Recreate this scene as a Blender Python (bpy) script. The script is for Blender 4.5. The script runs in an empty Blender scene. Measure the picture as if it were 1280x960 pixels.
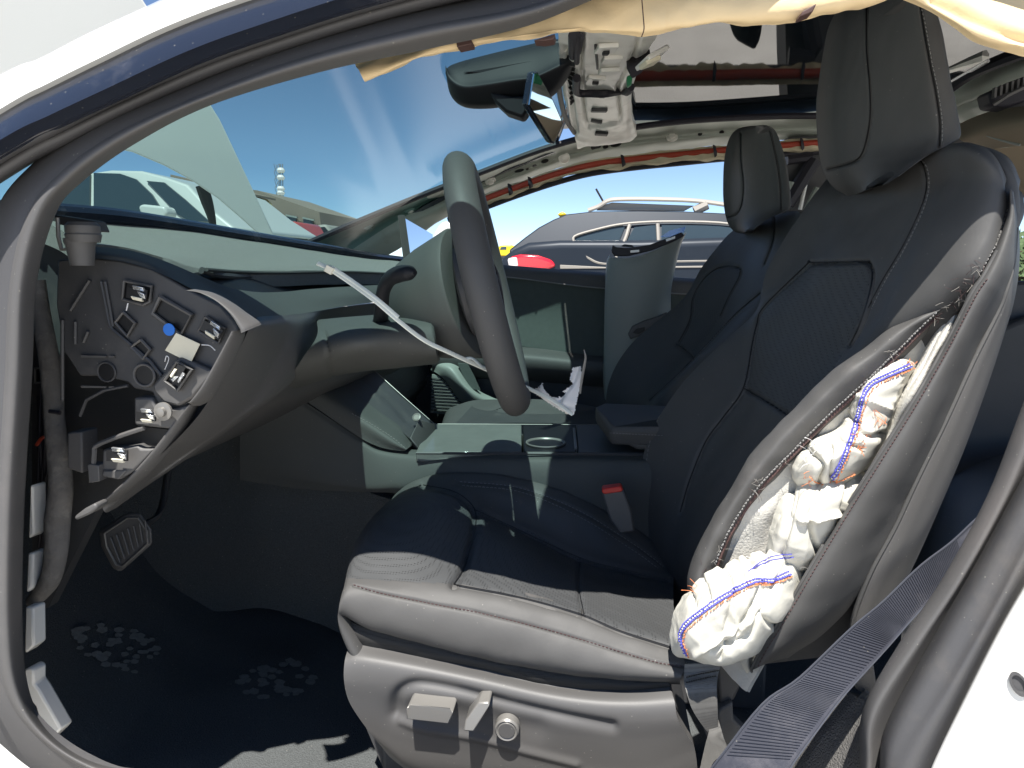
import bpy, bmesh, math, random
import numpy as np
from mathutils import Vector, Matrix, noise
from mathutils.bvhtree import BVHTree
random.seed(7)
S = bpy.context.scene
COL = S.collection
R_ = math.radians
# ------------------------------------------------------------------ camera
CZ = 1.08
FPX = 888.0                       # focal length in pixels of the 1280 px wide photograph
PITCH, YAW = R_(9.3), R_(7.0)
C0 = Vector((0, 0, CZ))
FW = Vector((-math.sin(YAW)*math.cos(PITCH), math.cos(YAW)*math.cos(PITCH), -math.sin(PITCH)))
RT = Vector((math.cos(YAW), math.sin(YAW), 0))
UP = RT.cross(FW)
cam = bpy.data.cameras.new('camera'); cam.sensor_width = 36; cam.lens = FPX/1280*36
cam.clip_start = 0.02; cam.clip_end = 3000
co = bpy.data.objects.new('camera', cam); COL.objects.link(co)
co.matrix_world = Matrix.Translation(C0) @ Matrix((RT, UP, -FW)).transposed().to_4x4()
S.camera = co
# ------------------------------------------------------------------ light
SUN_EL, SUN_AZ = R_(65.5), R_(-92)   # azimuth of the sun measured from +X
sd = Vector((math.cos(SUN_AZ)*math.cos(SUN_EL), math.sin(SUN_AZ)*math.cos(SUN_EL), math.sin(SUN_EL)))
sl = bpy.data.lights.new('sun', 'SUN'); sl.energy = 4.6; sl.angle = R_(0.53); sl.color = (1, .965, .9)
so = bpy.data.objects.new('sun', sl); COL.objects.link(so)
so.rotation_euler = sd.to_track_quat('Z', 'Y').to_euler(); so.location = (0, -3, 6)
W = bpy.data.worlds.new('World'); S.world = W; W.use_nodes = True
nt = W.node_tree; nt.nodes.clear()
sky = nt.nodes.new('ShaderNodeTexSky'); sky.sky_type = 'NISHITA'; sky.sun_disc = False
sky.sun_elevation = SUN_EL; sky.sun_rotation = math.atan2(sd.x, sd.y)
sky.air_density = .75; sky.dust_density = 0; sky.ozone_density = 1.6; sky.altitude = 2500
bg = nt.nodes.new('ShaderNodeBackground'); bg.inputs[1].default_value = 0.088
wo = nt.nodes.new('ShaderNodeOutputWorld')
nt.links.new(sky.outputs[0], bg.inputs[0]); nt.links.new(bg.outputs[0], wo.inputs[0])
S.view_settings.view_transform = 'Standard'; S.view_settings.look = 'None'
S.view_settings.exposure = 1.15; S.view_settings.gamma = 1
S.cycles.max_bounces = 10; S.cycles.transparent_max_bounces = 16; S.cycles.use_denoising = True

# ------------------------------------------------------------------ tools
def ray(px, py): return FW + RT*((px-640)/FPX) + UP*((480-py)/FPX)
def P(px, py, Y):
    d = ray(px, py); return C0 + d*(Y/d.y)
def PZ(px, py, Z):
    d = ray(px, py); return C0 + d*((Z-CZ)/d.z)
def PX(px, py, X):
    d = ray(px, py); return C0 + d*(X/d.x)
def PL(px, py, q, n):
    d = ray(px, py); n = Vector(n); return C0 + d*((Vector(q)-C0).dot(n)/d.dot(n))
def V3(t): return t if isinstance(t, Vector) else P(*t)
def proj(A):
    A = np.asarray(A, float) - np.array(C0)
    x = A@np.array(RT); y = A@np.array(UP); z = A@np.array(FW)
    z = np.where(abs(z) < 1e-4, 1e-4, z)
    return np.stack([640+FPX*x/z, 480-FPX*y/z], -1)
def cr(P0, P1, P2, P3, t):
    return 0.5*((2*P1)+(-P0+P2)*t+(2*P0-5*P1+4*P2-P3)*t*t+(-P0+3*P1-3*P2+P3)*t**3)
def spl(pts, n):
    """Catmull-Rom through pts (k,3) resampled at n+1 even parameters"""
    p = np.array([tuple(q) for q in pts], float)
    if len(p) == 2:
        t = np.linspace(0, 1, n+1)[:, None]; return p[0]*(1-t)+p[1]*t
    e = np.vstack([2*p[0]-p[1], p, 2*p[-1]-p[-2]])
    s = np.linspace(0, len(p)-1, n+1); i = np.minimum(s.astype(int), len(p)-2); t = (s-i)[:, None]
    return cr(e[i], e[i+1], e[i+2], e[i+3], t)
def px_spl(pts, n):
    return spl([(a, b, 0) for a, b in pts], n)[:, :2]
def seg_dist(Q, line):
    L = np.asarray(line, float); d = np.full(len(Q), 1e9)
    for a, b in zip(L[:-1], L[1:]):
        ab = b-a; t = np.clip(((Q-a)@ab)/max(ab@ab, 1e-9), 0, 1)
        d = np.minimum(d, np.hypot(*(Q-(a+t[:, None]*ab)).T))
    return d
def in_poly(Q, poly):
    x, y = Q[:, 0], Q[:, 1]; r = np.zeros(len(Q), bool); n = len(poly)
    for i in range(n):
        x1, y1 = poly[i]; x2, y2 = poly[(i+1) % n]
        c = ((y1 > y) != (y2 > y)) & (x < (x2-x1)*(y-y1)/((y2-y1) or 1e-9)+x1)
        r ^= c
    return r
ORG = {}
def org(o): return ORG.get(o, Vector((0, 0, 0)))
def link(name, me, mat, parent=None, smooth=True, bevel=0, seg=2, label=None):
    o = bpy.data.objects.new(name, me); COL.objects.link(o)
    if mat: me.materials.append(mat)
    if parent:
        w = org(parent); me.transform(Matrix.Translation(-w)); o.parent = parent; ORG[o] = w
    if smooth:
        me.polygons.foreach_set('use_smooth', [True]*len(me.polygons))
        if smooth == 'auto' or bevel: me.set_sharp_from_angle(angle=R_(35))
    if bevel:
        b = o.modifiers.new('bevel', 'BEVEL'); b.width = bevel; b.segments = seg; b.limit_method = 'ANGLE'; b.angle_limit = R_(30)
    if label: o['label'] = label
    return o
def tag(o, label, cat, group=None, kind=None):
    if label: o['label'] = label
    if cat: o['category'] = cat
    if group: o['group'] = group
    if kind: o['kind'] = kind
    return o
def thing(name, label, cat, loc, group=None):
    o = bpy.data.objects.new(name, None); COL.objects.link(o); o.location = loc; o.empty_display_size = .05
    ORG[o] = Vector(loc); return tag(o, label, cat, group)
class MB:
    def __init__(s): s.v = []; s.f = []
    def add(s, vs, fs):
        k = len(s.v); s.v += [tuple(q) for q in vs]; s.f += [tuple(i+k for i in f) for f in fs]; return s
    def prism(s, pts, off):
        n = len(pts); off = Vector(off); p = [Vector(q) for q in pts]
        return s.add(p+[q+off for q in p], [tuple(range(n)), tuple(range(2*n-1, n-1, -1))]+[(i, i+n, (i+1) % n+n, (i+1) % n) for i in range(n)])
    def box(s, c, sz, rot=None):
        c = Vector(c); M = rot if rot else Matrix.Identity(3)
        v = [c+M@Vector((sz[0]/2*a, sz[1]/2*b, sz[2]/2*d)) for a in (-1, 1) for b in (-1, 1) for d in (-1, 1)]
        return s.add(v, [(0, 1, 3, 2), (4, 6, 7, 5), (0, 4, 5, 1), (2, 3, 7, 6), (0, 2, 6, 4), (1, 5, 7, 3)])
    def tube(s, pts, r, seg=8, n=None, flat=1.0, closed=False, cap=True):
        p = [Vector(q) for q in (spl([V3(q) for q in pts], n) if n else [V3(q) for q in pts])]
        m = len(p); rs = r if isinstance(r, (list, tuple, np.ndarray)) else [r]*m
        if len(rs) != m: rs = np.interp(np.linspace(0, 1, m), np.linspace(0, 1, len(rs)), rs)
        vs = []; nrm = None
        for i in range(m):
            t = (p[(i+1) % m]-p[i-1]) if closed else (p[min(i+1, m-1)]-p[max(i-1, 0)])
            t = t.normalized() if t.length > 1e-9 else Vector((0, 0, 1))
            if nrm is None: nrm = t.orthogonal().normalized()
            nrm = (nrm-t*nrm.dot(t)); nrm = nrm.normalized() if nrm.length > 1e-6 else t.orthogonal().normalized()
            b = t.cross(nrm)
            vs += [p[i]+nrm*(math.cos(6.28318*k/seg)*rs[i])+b*(math.sin(6.28318*k/seg)*rs[i]*flat) for k in range(seg)]
        fs = [(i*seg+k, i*seg+(k+1) % seg, ((i+1) % m)*seg+(k+1) % seg, ((i+1) % m)*seg+k) for i in range(m if closed else m-1) for k in range(seg)]
        if not closed and cap: fs += [tuple(range(seg-1, -1, -1)), tuple(range((m-1)*seg, m*seg))]
        return s.add(vs, fs)
    def lathe(s, prof, c, ax, seg=32, sy=1.0, up=None):
        c = Vector(c); ax = Vector(ax).normalized()
        u = (Vector(up) if up else ax.orthogonal()); u = (u-ax*u.dot(ax)).normalized(); w = ax.cross(u)
        vs = []
        for (h, r) in prof:
            vs += [c+ax*h+u*(math.cos(6.28318*k/seg)*r)+w*(math.sin(6.28318*k/seg)*r*sy) for k in range(seg)]
        m = len(prof)
        fs = [(i*seg+k, i*seg+(k+1) % seg, (i+1)*seg+(k+1) % seg, (i+1)*seg+k) for i in range(m-1) for k in range(seg)]
        fs += [tuple(range(seg-1, -1, -1)), tuple(range((m-1)*seg, m*seg))]
        return s.add(vs, fs)
    def build(s, name, mat, parent=None, bevel=0, smooth='auto', label=None, seg=2):
        me = bpy.data.meshes.new(name); me.from_pydata(s.v, [], s.f); me.update()
        bm = bmesh.new(); bm.from_mesh(me); bmesh.ops.recalc_face_normals(bm, faces=bm.faces); bm.to_mesh(me); bm.free()
        return link(name, me, mat, parent, smooth, bevel, seg, label)
def grid_np(rows, nu, nv):
    rr = [spl([V3(q) for q in r], nu) for r in rows]
    cols = [spl([r[j] for r in rr], nv) for j in range(nu+1)]
    return np.array(cols).transpose(1, 0, 2)       # (nv+1, nu+1, 3)
def nrm_of(G):
    du = np.gradient(G, axis=1); dv = np.gradient(G, axis=0); n = np.cross(du, dv)
    n /= np.maximum(np.linalg.norm(n, axis=2, keepdims=True), 1e-9)
    s = np.sign(((np.array(C0)-G)*n).sum(2, keepdims=True)); s[s == 0] = 1
    # one consistent side, chosen by majority
    return n*(1 if s.mean() >= 0 else -1)
def carve(G, grooves=(), wob=None):
    n = nrm_of(G); sh = G.shape; Q = proj(G.reshape(-1, 3))
    D = np.zeros(len(Q))
    for line, w, dep in grooves:
        L = px_spl(line, max(12, len(line)*6)); d = seg_dist(Q, L)
        D -= dep*np.exp(-(d/w)**2)
    if wob:
        for w_ in wob:
            amp, fr, sd_ = w_[:3]
            if len(w_) == 3: D += np.array([amp*noise.noise(Vector(p)*fr+Vector((sd_, sd_, 0))) for p in G.reshape(-1, 3)])
            else:      # cloth folds: ridged noise stretched along a direction
                d1 = Vector(w_[3]).normalized(); d2 = d1.cross(Vector((0, 1, 0))).normalized()
                for i_, p in enumerate(G.reshape(-1, 3)):
                    p = Vector(p); q = Vector((p.dot(d1)*fr*.3, p.dot(d2)*fr, p.y*fr*.5+sd_)); q += Vector((0, .5*noise.noise(q*.8), 0))
                    D[i_] += amp*(1-2.6*abs(noise.noise(q)))
    return G+n*D.reshape(sh[0], sh[1], 1)
def mesh_grid(name, G, mat, parent=None, off=None, mask=None, smooth=True, label=None, rim=True):
    nv, nu = G.shape[0]-1, G.shape[1]-1
    N = (nv+1)*(nu+1); idx = np.arange(N).reshape(nv+1, nu+1)
    F = np.stack([idx[:-1, :-1], idx[:-1, 1:], idx[1:, 1:], idx[1:, :-1]], -1).reshape(-1, 4)
    if mask is not None: F = F[mask.reshape(-1)]
    v = G.reshape(-1, 3)
    if off is not None:
        o_ = off if isinstance(off, np.ndarray) and off.ndim == 3 else np.broadcast_to(np.array(off, float), G.shape)
        cnt = {}
        for f in F:
            for a, b in zip(f, np.roll(f, -1)):
                cnt[(a, b)] = cnt.get((a, b), 0)+1
        E = [(a, b) for (a, b) in cnt if (b, a) not in cnt]
        v = np.vstack([v, (G+o_).reshape(-1, 3)])
        Fl = [tuple(int(i) for i in f) for f in F]+[tuple(int(i)+N for i in f[::-1]) for f in F]+[(int(b), int(a), int(a)+N, int(b)+N) for a, b in E]
    else: Fl = [tuple(int(i) for i in f) for f in F]
    me = bpy.data.meshes.new(name); me.from_pydata([tuple(q) for q in v], [], Fl); me.update()
    bm = bmesh.new(); bm.from_mesh(me)
    bmesh.ops.delete(bm, geom=[q for q in bm.verts if not q.link_faces], context='VERTS')
    bmesh.ops.recalc_face_normals(bm, faces=bm.faces); bm.to_mesh(me); bm.free()
    o = link(name, me, mat, parent, smooth, 0, 2, label)
    if off is not None and smooth: me.set_sharp_from_angle(angle=R_(60))
    return o
def sheet(name, rows, mat, parent=None, nu=40, nv=40, off=(0, .015, 0), grooves=(), wob=None, label=None, keep=None):
    G = carve(grid_np(rows, nu, nv), grooves, wob); mask = None
    if keep is not None:
        Q = proj(((G[:-1, :-1]+G[1:, 1:])/2).reshape(-1, 3)); mask = keep(Q)
    o = mesh_grid(name, G, mat, parent, off, mask, label=label); return o, G
def bvh_of(*Gs):
    v = []; f = []
    for G in Gs:
        nv, nu = G.shape[0]-1, G.shape[1]-1; k = len(v); v += [Vector(q) for q in G.reshape(-1, 3)]
        for i in range(nv):
            for j in range(nu):
                a = k+i*(nu+1)+j; f.append((a, a+1, a+nu+2, a+nu+1))
    return BVHTree.FromPolygons(v, f)
def drape(bvh, px, py, lift=.0008, Yd=None):
    d = ray(px, py).normalized(); h = bvh.ray_cast(C0, d)
    if h[0] is None: return (None, None)
    n = h[1]; n = -n if n.dot(d) > 0 else n
    return h[0]+n*lift, n
def stitches(mb, bvh, line, step=6, ln=.62, r=.0007, lift=.0006, jig=0):
    L = px_spl(line, 400); s = np.concatenate([[0], np.cumsum(np.hypot(*np.diff(L, axis=0).T))])
    q = 0
    while q < s[-1]:
        a = [np.interp(q, s, L[:, k]) for k in (0, 1)]; b = [np.interp(min(q+step*ln, s[-1]), s, L[:, k]) for k in (0, 1)]
        j = random.uniform(-jig, jig)
        pa, na = drape(bvh, a[0]+j, a[1], lift); pb, _ = drape(bvh, b[0]+random.uniform(-jig, jig), b[1], lift)
        if pa and pb and (pa-pb).length < .05: mb.tube([pa-na*.0006, pa.lerp(pb, .5)+na*.0004, pb-na*.0006], r, 5)
        q += step
    return mb
def line_on(mb, bvh, line, r=.001, lift=.0004, n=60, seg=6):
    L = px_spl(line, n); pts = []
    for a in L:
        p, _ = drape(bvh, a[0], a[1], lift)
        if p: pts.append(p)
        elif len(pts) > 1: mb.tube(pts, r, seg); pts = []
    if len(pts) > 1: mb.tube(pts, r, seg)
    return mb
def hairs(mb, bvh, spots, n=10, spread=6, ln=10, r=.00025):
    for (x, y) in spots:
        for _ in range(n):
            a = (x+random.gauss(0, spread), y+random.gauss(0, spread)); p, nn = drape(bvh, *a, .0005)
            if not p: continue
            d1 = Vector((random.uniform(-1, 1), random.uniform(-.4, .4), random.uniform(-1, 1))).normalized()*ln*.001
            mb.tube([p, p+nn*.003+d1*.5, p+nn*random.uniform(.001, .006)+d1+Vector((0, 0, -.001))], r, 4, n=5)
    return mb

# ------------------------------------------------------------------ materials
def mat(name, col, rough=.6, specks=None, metal=0, bump=None, spec=.5, var=None, dirt=None, sheen=0, coat=0, emis=None, trans=0):
    m = bpy.data.materials.new(name); m.use_nodes = True; t = m.node_tree; b = t.nodes['Principled BSDF']
    N = t.nodes.new; L = t.links.new
    b.inputs['Base Color'].default_value = (*col, 1); b.inputs['Roughness'].default_value = rough
    b.inputs['Metallic'].default_value = metal; b.inputs['Specular IOR Level'].default_value = spec
    if sheen: b.inputs['Sheen Weight'].default_value = sheen; b.inputs['Sheen Roughness'].default_value = .5
    if coat: b.inputs['Coat Weight'].default_value = coat; b.inputs['Coat Roughness'].default_value = .05
    if emis: b.inputs['Emission Color'].default_value = (*emis[0], 1); b.inputs['Emission Strength'].default_value = emis[1]
    tc = N('ShaderNodeNewGeometry'); src = tc.outputs['Position']
    cur = None
    if var:      # (scale, amount) colour mottling
        n = N('ShaderNodeTexNoise'); n.inputs['Scale'].default_value = var[0]; n.inputs['Detail'].default_value = 5; L(src, n.inputs['Vector'])
        mx = N('ShaderNodeMix'); mx.data_type = 'RGBA'; mx.inputs[6].default_value = (*[c*(1-var[1]) for c in col], 1); mx.inputs[7].default_value = (*[min(1, c*(1+var[1])) for c in col], 1)
        L(n.outputs[0], mx.inputs[0]); cur = mx.outputs[2]
    if dirt:     # (scale, threshold, colour, strength) dust, scuffs
        n = N('ShaderNodeTexNoise'); n.inputs['Scale'].default_value = dirt[0]; n.inputs['Detail'].default_value = 8; n.inputs['Roughness'].default_value = .7; L(src, n.inputs['Vector'])
        r = N('ShaderNodeMapRange'); r.inputs[1].default_value = dirt[1]; r.inputs[2].default_value = dirt[1]+.18; r.inputs[4].default_value = dirt[3]; L(n.outputs[0], r.inputs[0])
        mx = N('ShaderNodeMix'); mx.data_type = 'RGBA'; mx.inputs[7].default_value = (*dirt[2], 1)
        if cur: L(cur, mx.inputs[6])
        else: mx.inputs[6].default_value = (*col, 1)
        L(r.outputs[0], mx.inputs[0]); cur = mx.outputs[2]
        ra = N('ShaderNodeMath'); ra.operation = 'MULTIPLY_ADD'; ra.inputs[1].default_value = .3; ra.inputs[2].default_value = rough; L(r.outputs[0], ra.inputs[0]); L(ra.outputs[0], b.inputs['Roughness'])
    if specks:   # dust grains: (cells per metre, share of cells, brightness)
        n = N('ShaderNodeTexVoronoi'); n.inputs['Scale'].default_value = specks[0]; L(src, n.inputs['Vector'])
        sp = N('ShaderNodeSeparateColor'); L(n.outputs['Color'], sp.inputs[0])
        c1 = N('ShaderNodeMath'); c1.operation = 'LESS_THAN'; c1.inputs[1].default_value = specks[1]; L(sp.outputs[0], c1.inputs[0])
        sz = N('ShaderNodeMath'); sz.operation = 'MULTIPLY'; sz.inputs[1].default_value = .22; L(sp.outputs[1], sz.inputs[0])
        c2 = N('ShaderNodeMath'); c2.operation = 'LESS_THAN'; L(n.outputs['Distance'], c2.inputs[0]); L(sz.outputs[0], c2.inputs[1])
        c3 = N('ShaderNodeMath'); c3.operation = 'MULTIPLY'; L(c1.outputs[0], c3.inputs[0]); L(c2.outputs[0], c3.inputs[1])
        mx = N('ShaderNodeMix'); mx.data_type = 'RGBA'; mx.inputs[7].default_value = (specks[2], specks[2]*.95, specks[2]*.86, 1)
        if cur: L(cur, mx.inputs[6])
        else: mx.inputs[6].default_value = (*col, 1)
        L(c3.outputs[0], mx.inputs[0]); cur = mx.outputs[2]
    if cur: L(cur, b.inputs['Base Color'])
    nn = None
    for (kind, sc, st, dist) in (bump or []):
        if kind == 'noise':
            n = N('ShaderNodeTexNoise'); n.inputs['Scale'].default_value = sc; n.inputs['Detail'].default_value = 4; o = n.outputs[0]; L(src, n.inputs['Vector'])
        elif kind == 'vor':
            n = N('ShaderNodeTexVoronoi'); n.inputs['Scale'].default_value = sc; n.feature = 'DISTANCE_TO_EDGE'; L(src, n.inputs['Vector'])
            q = N('ShaderNodeMath'); q.operation = 'MINIMUM'; q.inputs[1].default_value = .18; L(n.outputs[0], q.inputs[0]); o = q.outputs[0]
        elif kind == 'perf':   # regular perforation
            n = N('ShaderNodeTexVoronoi'); n.inputs['Scale'].default_value = sc; n.inputs['Randomness'].default_value = .05; L(src, n.inputs['Vector'])
            q = N('ShaderNodeMapRange'); q.inputs[1].default_value = .18; q.inputs[2].default_value = .34; L(n.outputs[0], q.inputs[0]); o = q.outputs[0]
            mx = N('ShaderNodeMix'); mx.data_type = 'RGBA'; mx.inputs[6].default_value = (*[c*.25 for c in col], 1)
            if cur: L(cur, mx.inputs[7])
            else: mx.inputs[7].default_value = (*col, 1)
            L(o, mx.inputs[0]); L(mx.outputs[2], b.inputs['Base Color'])
        elif kind == 'wave':
            n = N('ShaderNodeTexWave'); n.inputs['Scale'].default_value = sc; n.inputs['Distortion'].default_value = .3; n.bands_direction = 'DIAGONAL'; o = n.outputs[0]; L(src, n.inputs['Vector'])
        bp = N('ShaderNodeBump'); bp.inputs['Strength'].default_value = st; bp.inputs['Distance'].default_value = dist
        L(o, bp.inputs['Height'])
        if nn: L(nn, bp.inputs['Normal'])
        nn = bp.outputs[0]
    if nn: L(nn, b.inputs['Normal'])
    return m
def glass(name, tint, refl=.05, rough=0.0, alpha=0.0):
    m = bpy.data.materials.new(name); m.use_nodes = True; t = m.node_tree; t.nodes.clear(); N = t.nodes.new; L = t.links.new
    o = N('ShaderNodeOutputMaterial'); tr = N('ShaderNodeBsdfTransparent'); tr.inputs[0].default_value = (*tint, 1)
    g = N('ShaderNodeBsdfGlossy'); g.inputs['Roughness'].default_value = rough; g.inputs[0].default_value = (1, 1, 1, 1)
    lw = N('ShaderNodeFresnel'); lw.inputs['IOR'].default_value = 1.5
    ml = N('ShaderNodeMath'); ml.operation = 'MULTIPLY_ADD'; ml.inputs[1].default_value = .09; ml.inputs[2].default_value = refl-.02; L(lw.outputs[0], ml.inputs[0])
    mx = N('ShaderNodeMixShader'); L(ml.outputs[0], mx.inputs[0]); L(tr.outputs[0], mx.inputs[1]); L(g.outputs[0], mx.inputs[2])
    last = mx.outputs[0]
    if alpha:
        d = N('ShaderNodeBsdfDiffuse'); d.inputs[0].default_value = (.8, .85, .82, 1)
        m2 = N('ShaderNodeMixShader'); m2.inputs[0].default_value = alpha; L(last, m2.inputs[1]); L(d.outputs[0], m2.inputs[2]); last = m2.outputs[0]
    L(last, o.inputs[0]); return m
M = {}
LE = [('vor', 900, .35, .0006), ('noise', 90, .25, .001)]
M['leather'] = mat('black leather', spec=.35, col=(.074, .073, .072), rough=.58, bump=LE, var=(14, .12), dirt=(7, .62, (.16, .15, .14), .35), specks=(210, .08, .17))
M['leather_side'] = mat('grey black side leather', spec=.35, col=(.078, .076, .074), rough=.58, bump=LE, var=(10, .12), dirt=(9, .58, (.2, .18, .17), .3), specks=(230, .10, .19))
M['perf'] = mat('perforated leather', spec=.35, col=(.066, .068, .07), rough=.6, bump=[('perf', 260, .5, .0006), ('noise', 60, .2, .001)], var=(12, .12), specks=(220, .05, .13))
M['mesh'] = mat('black woven strip', (.028, .027, .026), .8, bump=[('perf', 420, .9, .0008)])
M['plastic'] = mat('grained dark plastic', (.088, .085, .083), .52, bump=[('noise', 1300, .35, .0004)], var=(6, .1), dirt=(5, .6, (.2, .18, .16), .25), specks=(240, .12, .2))
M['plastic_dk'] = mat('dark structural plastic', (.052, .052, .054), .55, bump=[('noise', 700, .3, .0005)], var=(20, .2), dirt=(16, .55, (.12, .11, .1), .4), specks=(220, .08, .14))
M['button'] = mat('satin button plastic', (.22, .21, .195), .38, metal=.3, bump=[('noise', 900, .2, .0002)])
M['black'] = mat('black seam and hollow', (.006, .006, .007), .5)  # also laid flat where holes and sockets would be dark with shade
M['gloss'] = mat('gloss black with sky tint', (.014, .018, .03), .22, coat=.5, dirt=(12, .55, (.12, .12, .13), .35), specks=(240, .12, .12))  # bluish base colour stands in for the sky mirrored in it
M['dash'] = mat('dash vinyl', (.062, .064, .06), .68, bump=[('noise', 1000, .5, .0006), ('vor', 700, .25, .0005)], var=(8, .1), specks=(230, .06, .14))
M['suede'] = mat('grey dash fabric', (.16, .16, .145), .9, bump=[('noise', 900, .8, .001)], var=(150, .18), sheen=.2)
M['fab_green'] = mat('dark door fabric', (.07, .085, .078), .85, bump=[('noise', 800, .6, .0008)], var=(60, .15))
M['pale_plastic'] = mat('light grey trim plastic', (.24, .26, .24), .5, bump=[('noise', 1500, .25, .0003)], var=(4, .06))  # the plastic's own light grey with a faint green
M['seal'] = mat('rubber door seal', (.072, .071, .074), .55, bump=[('noise', 300, .25, .0006)], dirt=(4, .5, (.14, .125, .11), .6), var=(5, .15), specks=(200, .12, .19))
M['trim'] = mat('soft pillar trim', (.095, .092, .091), .6, bump=[('noise', 900, .4, .0005)], dirt=(3, .5, (.17, .15, .14), .5), var=(3, .12), specks=(220, .1, .19))
M['paint'] = mat('white car paint', (.8, .79, .75), .25, coat=.6, dirt=(18, .66, (.5, .47, .42), .3), bump=[('noise', 5, .02, .01)])
M['paintdull'] = mat('toned down white car paint', (.5, .5, .47), .35, coat=.3)  # white darkened in the colour so sunlit bodywork does not clip
M['housing'] = mat('satin black housing', (.012, .013, .016), .6, spec=.3)
M['paintflat'] = mat('white hood paint', (.62, .62, .58), .5, coat=.1, dirt=(6, .6, (.55, .53, .5), .4), var=(2, .05))
M['carpet'] = mat('black carpet', (.085, .092, .094), .95, bump=[('noise', 420, 1, .004)], var=(380, .55), dirt=(5, .56, (.11, .108, .1), .5), specks=(190, .15, .22))
M['carpet_grey'] = mat('grey carpet', (.13, .125, .12), .95, bump=[('noise', 420, 1, .004)], var=(380, .6), dirt=(30, .6, (.3, .28, .25), .5))
M['tan'] = mat('tan headliner backing', (.78, .6, .35), .85, bump=[('noise', 260, .4, .0006), ('noise', 20, .4, .004)], var=(7, .14), dirt=(9, .6, (.68, .42, .16), .35))
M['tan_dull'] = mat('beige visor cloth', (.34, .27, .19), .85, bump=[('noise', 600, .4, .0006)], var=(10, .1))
M['airbag'] = mat('white airbag nylon', (.6, .58, .51), .7, bump=[('wave', 420, .25, .0005), ('noise', 40, .5, .003)], var=(30, .05), dirt=(26, .64, (.6, .52, .4), .3))
M['felt'] = mat('white seat felt', (.6, .58, .53), .9, bump=[('noise', 350, .7, .0015)], var=(40, .12), dirt=(22, .56, (.42, .36, .28), .4))
M['blue_thread'] = mat('blue thread', (.1, .1, .5), .7)
M['orange_thread'] = mat('orange thread', (.8, .26, .1), .7)
M['brown_thread'] = mat('dark brown thread', (.06, .03, .03), .7)
M['thread'] = mat('grey thread', (.2, .195, .19), .7)
M['hair'] = mat('torn leather fibres', (.3, .28, .25), .8)
M['primer'] = mat('painted steel inner frame', (.36, .39, .34), .42, bump=[('noise', 60, .12, .002)], var=(9, .1), dirt=(14, .58, (.24, .22, .17), .4))
M['zinc'] = mat('bright pressed steel', (.85, .83, .77), .35, metal=.15, bump=[('noise', 70, .15, .002)], dirt=(22, .56, (.35, .32, .27), .4))
M['red'] = mat('red airbag tube', (.42, .05, .02), .55, bump=[('noise', 60, .4, .002)], dirt=(20, .6, (.7, .35, .18), .4))
M['cream'] = mat('cream airbag cloth', (.62, .53, .36), .85, bump=[('noise', 90, .5, .003)], var=(18, .15))
M['tape'] = mat('dark cloth tape', (.02, .018, .026), .6)
M['tape_brown'] = mat('dark brown tape', (.07, .035, .03), .6)
M['chrome'] = mat('chrome', (.75, .75, .74), .15, metal=1)
M['clip'] = mat('bright metal clip', (.82, .84, .86), .25, metal=.8)
M['clip_cream'] = mat('cream clip plastic', (.8, .76, .62), .4)
M['label'] = mat('cream paper label', (.78, .72, .55), .7, var=(60, .05), dirt=(60, .6, (.6, .54, .4), .4))
M['bluedot'] = mat('blue sticker', (.01, .16, .62), .5)
M['webbing'] = mat('navy belt webbing', (.036, .038, .052), .62, bump=[('wave', 900, .3, .0004)], dirt=(12, .5, (.18, .17, .18), .45), specks=(240, .1, .15))
M['webbing_rib'] = mat('belt weave rib', (.05, .054, .07), .6)
M['webbing_grey'] = mat('grey belt webbing', (.17, .165, .155), .7, bump=[('perf', 700, .8, .0006)], var=(80, .2))
M['foam_grey'] = mat('wiring sleeve', (.16, .15, .14), .9, bump=[('noise', 90, .8, .004)], var=(50, .3), dirt=(30, .5, (.35, .33, .3), .5))
M['zip'] = mat('white nylon strap', (.76, .78, .7), .4)
M['paper'] = mat('torn white cloth', (.82, .8, .78), .8, bump=[('noise', 80, .4, .002)])
M['redbtn'] = mat('red buckle button', (.6, .03, .02), .4)
M['console_top'] = mat('console wood veneer', (.13, .135, .125), .6, coat=.2, var=(30, .2), bump=[('noise', 160, .2, .0005)])
M['roofglass'] = mat('tinted roof glass', (.008, .012, .016), .03, spec=.5)
M['mirror'] = mat('mirror glass', (.85, .88, .9), .02, metal=1)
M['wind'] = glass('windshield glass', (.38, .54, .53), .03, .14, 0)
M['carglass'] = mat('car window glass', (.03, .045, .055), .08, spec=.5, coat=.3)
M['suv'] = mat('dark grey car paint', (.02, .026, .036), .38, metal=.1, spec=.15, var=(2, .1), dirt=(3, .6, (.06, .065, .07), .3))
M['taillight'] = mat('red tail light', (.65, .015, .03), .12, coat=1)
M['lamp_white'] = mat('clear lamp lens', (.8, .72, .7), .15, coat=1)
M['rail'] = mat('satin roof rail', (.27, .25, .22), .6, metal=.1)
M['tyre'] = mat('tyre rubber', (.02, .02, .02), .8)
M['yellow'] = mat('yellow paint', (.75, .55, .02), .4)
M['redpaint'] = mat('faded red paint', (.45, .07, .05), .35, coat=.5)
M['wall'] = mat('tan building wall', (.36, .3, .22), .9, var=(.6, .1), dirt=(.5, .55, (.28, .24, .19), .5))
M['yellow_wall'] = mat('ochre building wall', (.62, .48, .22), .9, var=(.5, .1))
M['roofing'] = mat('grey brown roofing', (.2, .16, .13), .9, var=(.5, .15))
M['foliage'] = mat('foliage', (.06, .1, .035), .8, var=(4, .4))
M['bark'] = mat('bark', (.12, .09, .06), .9)
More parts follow.
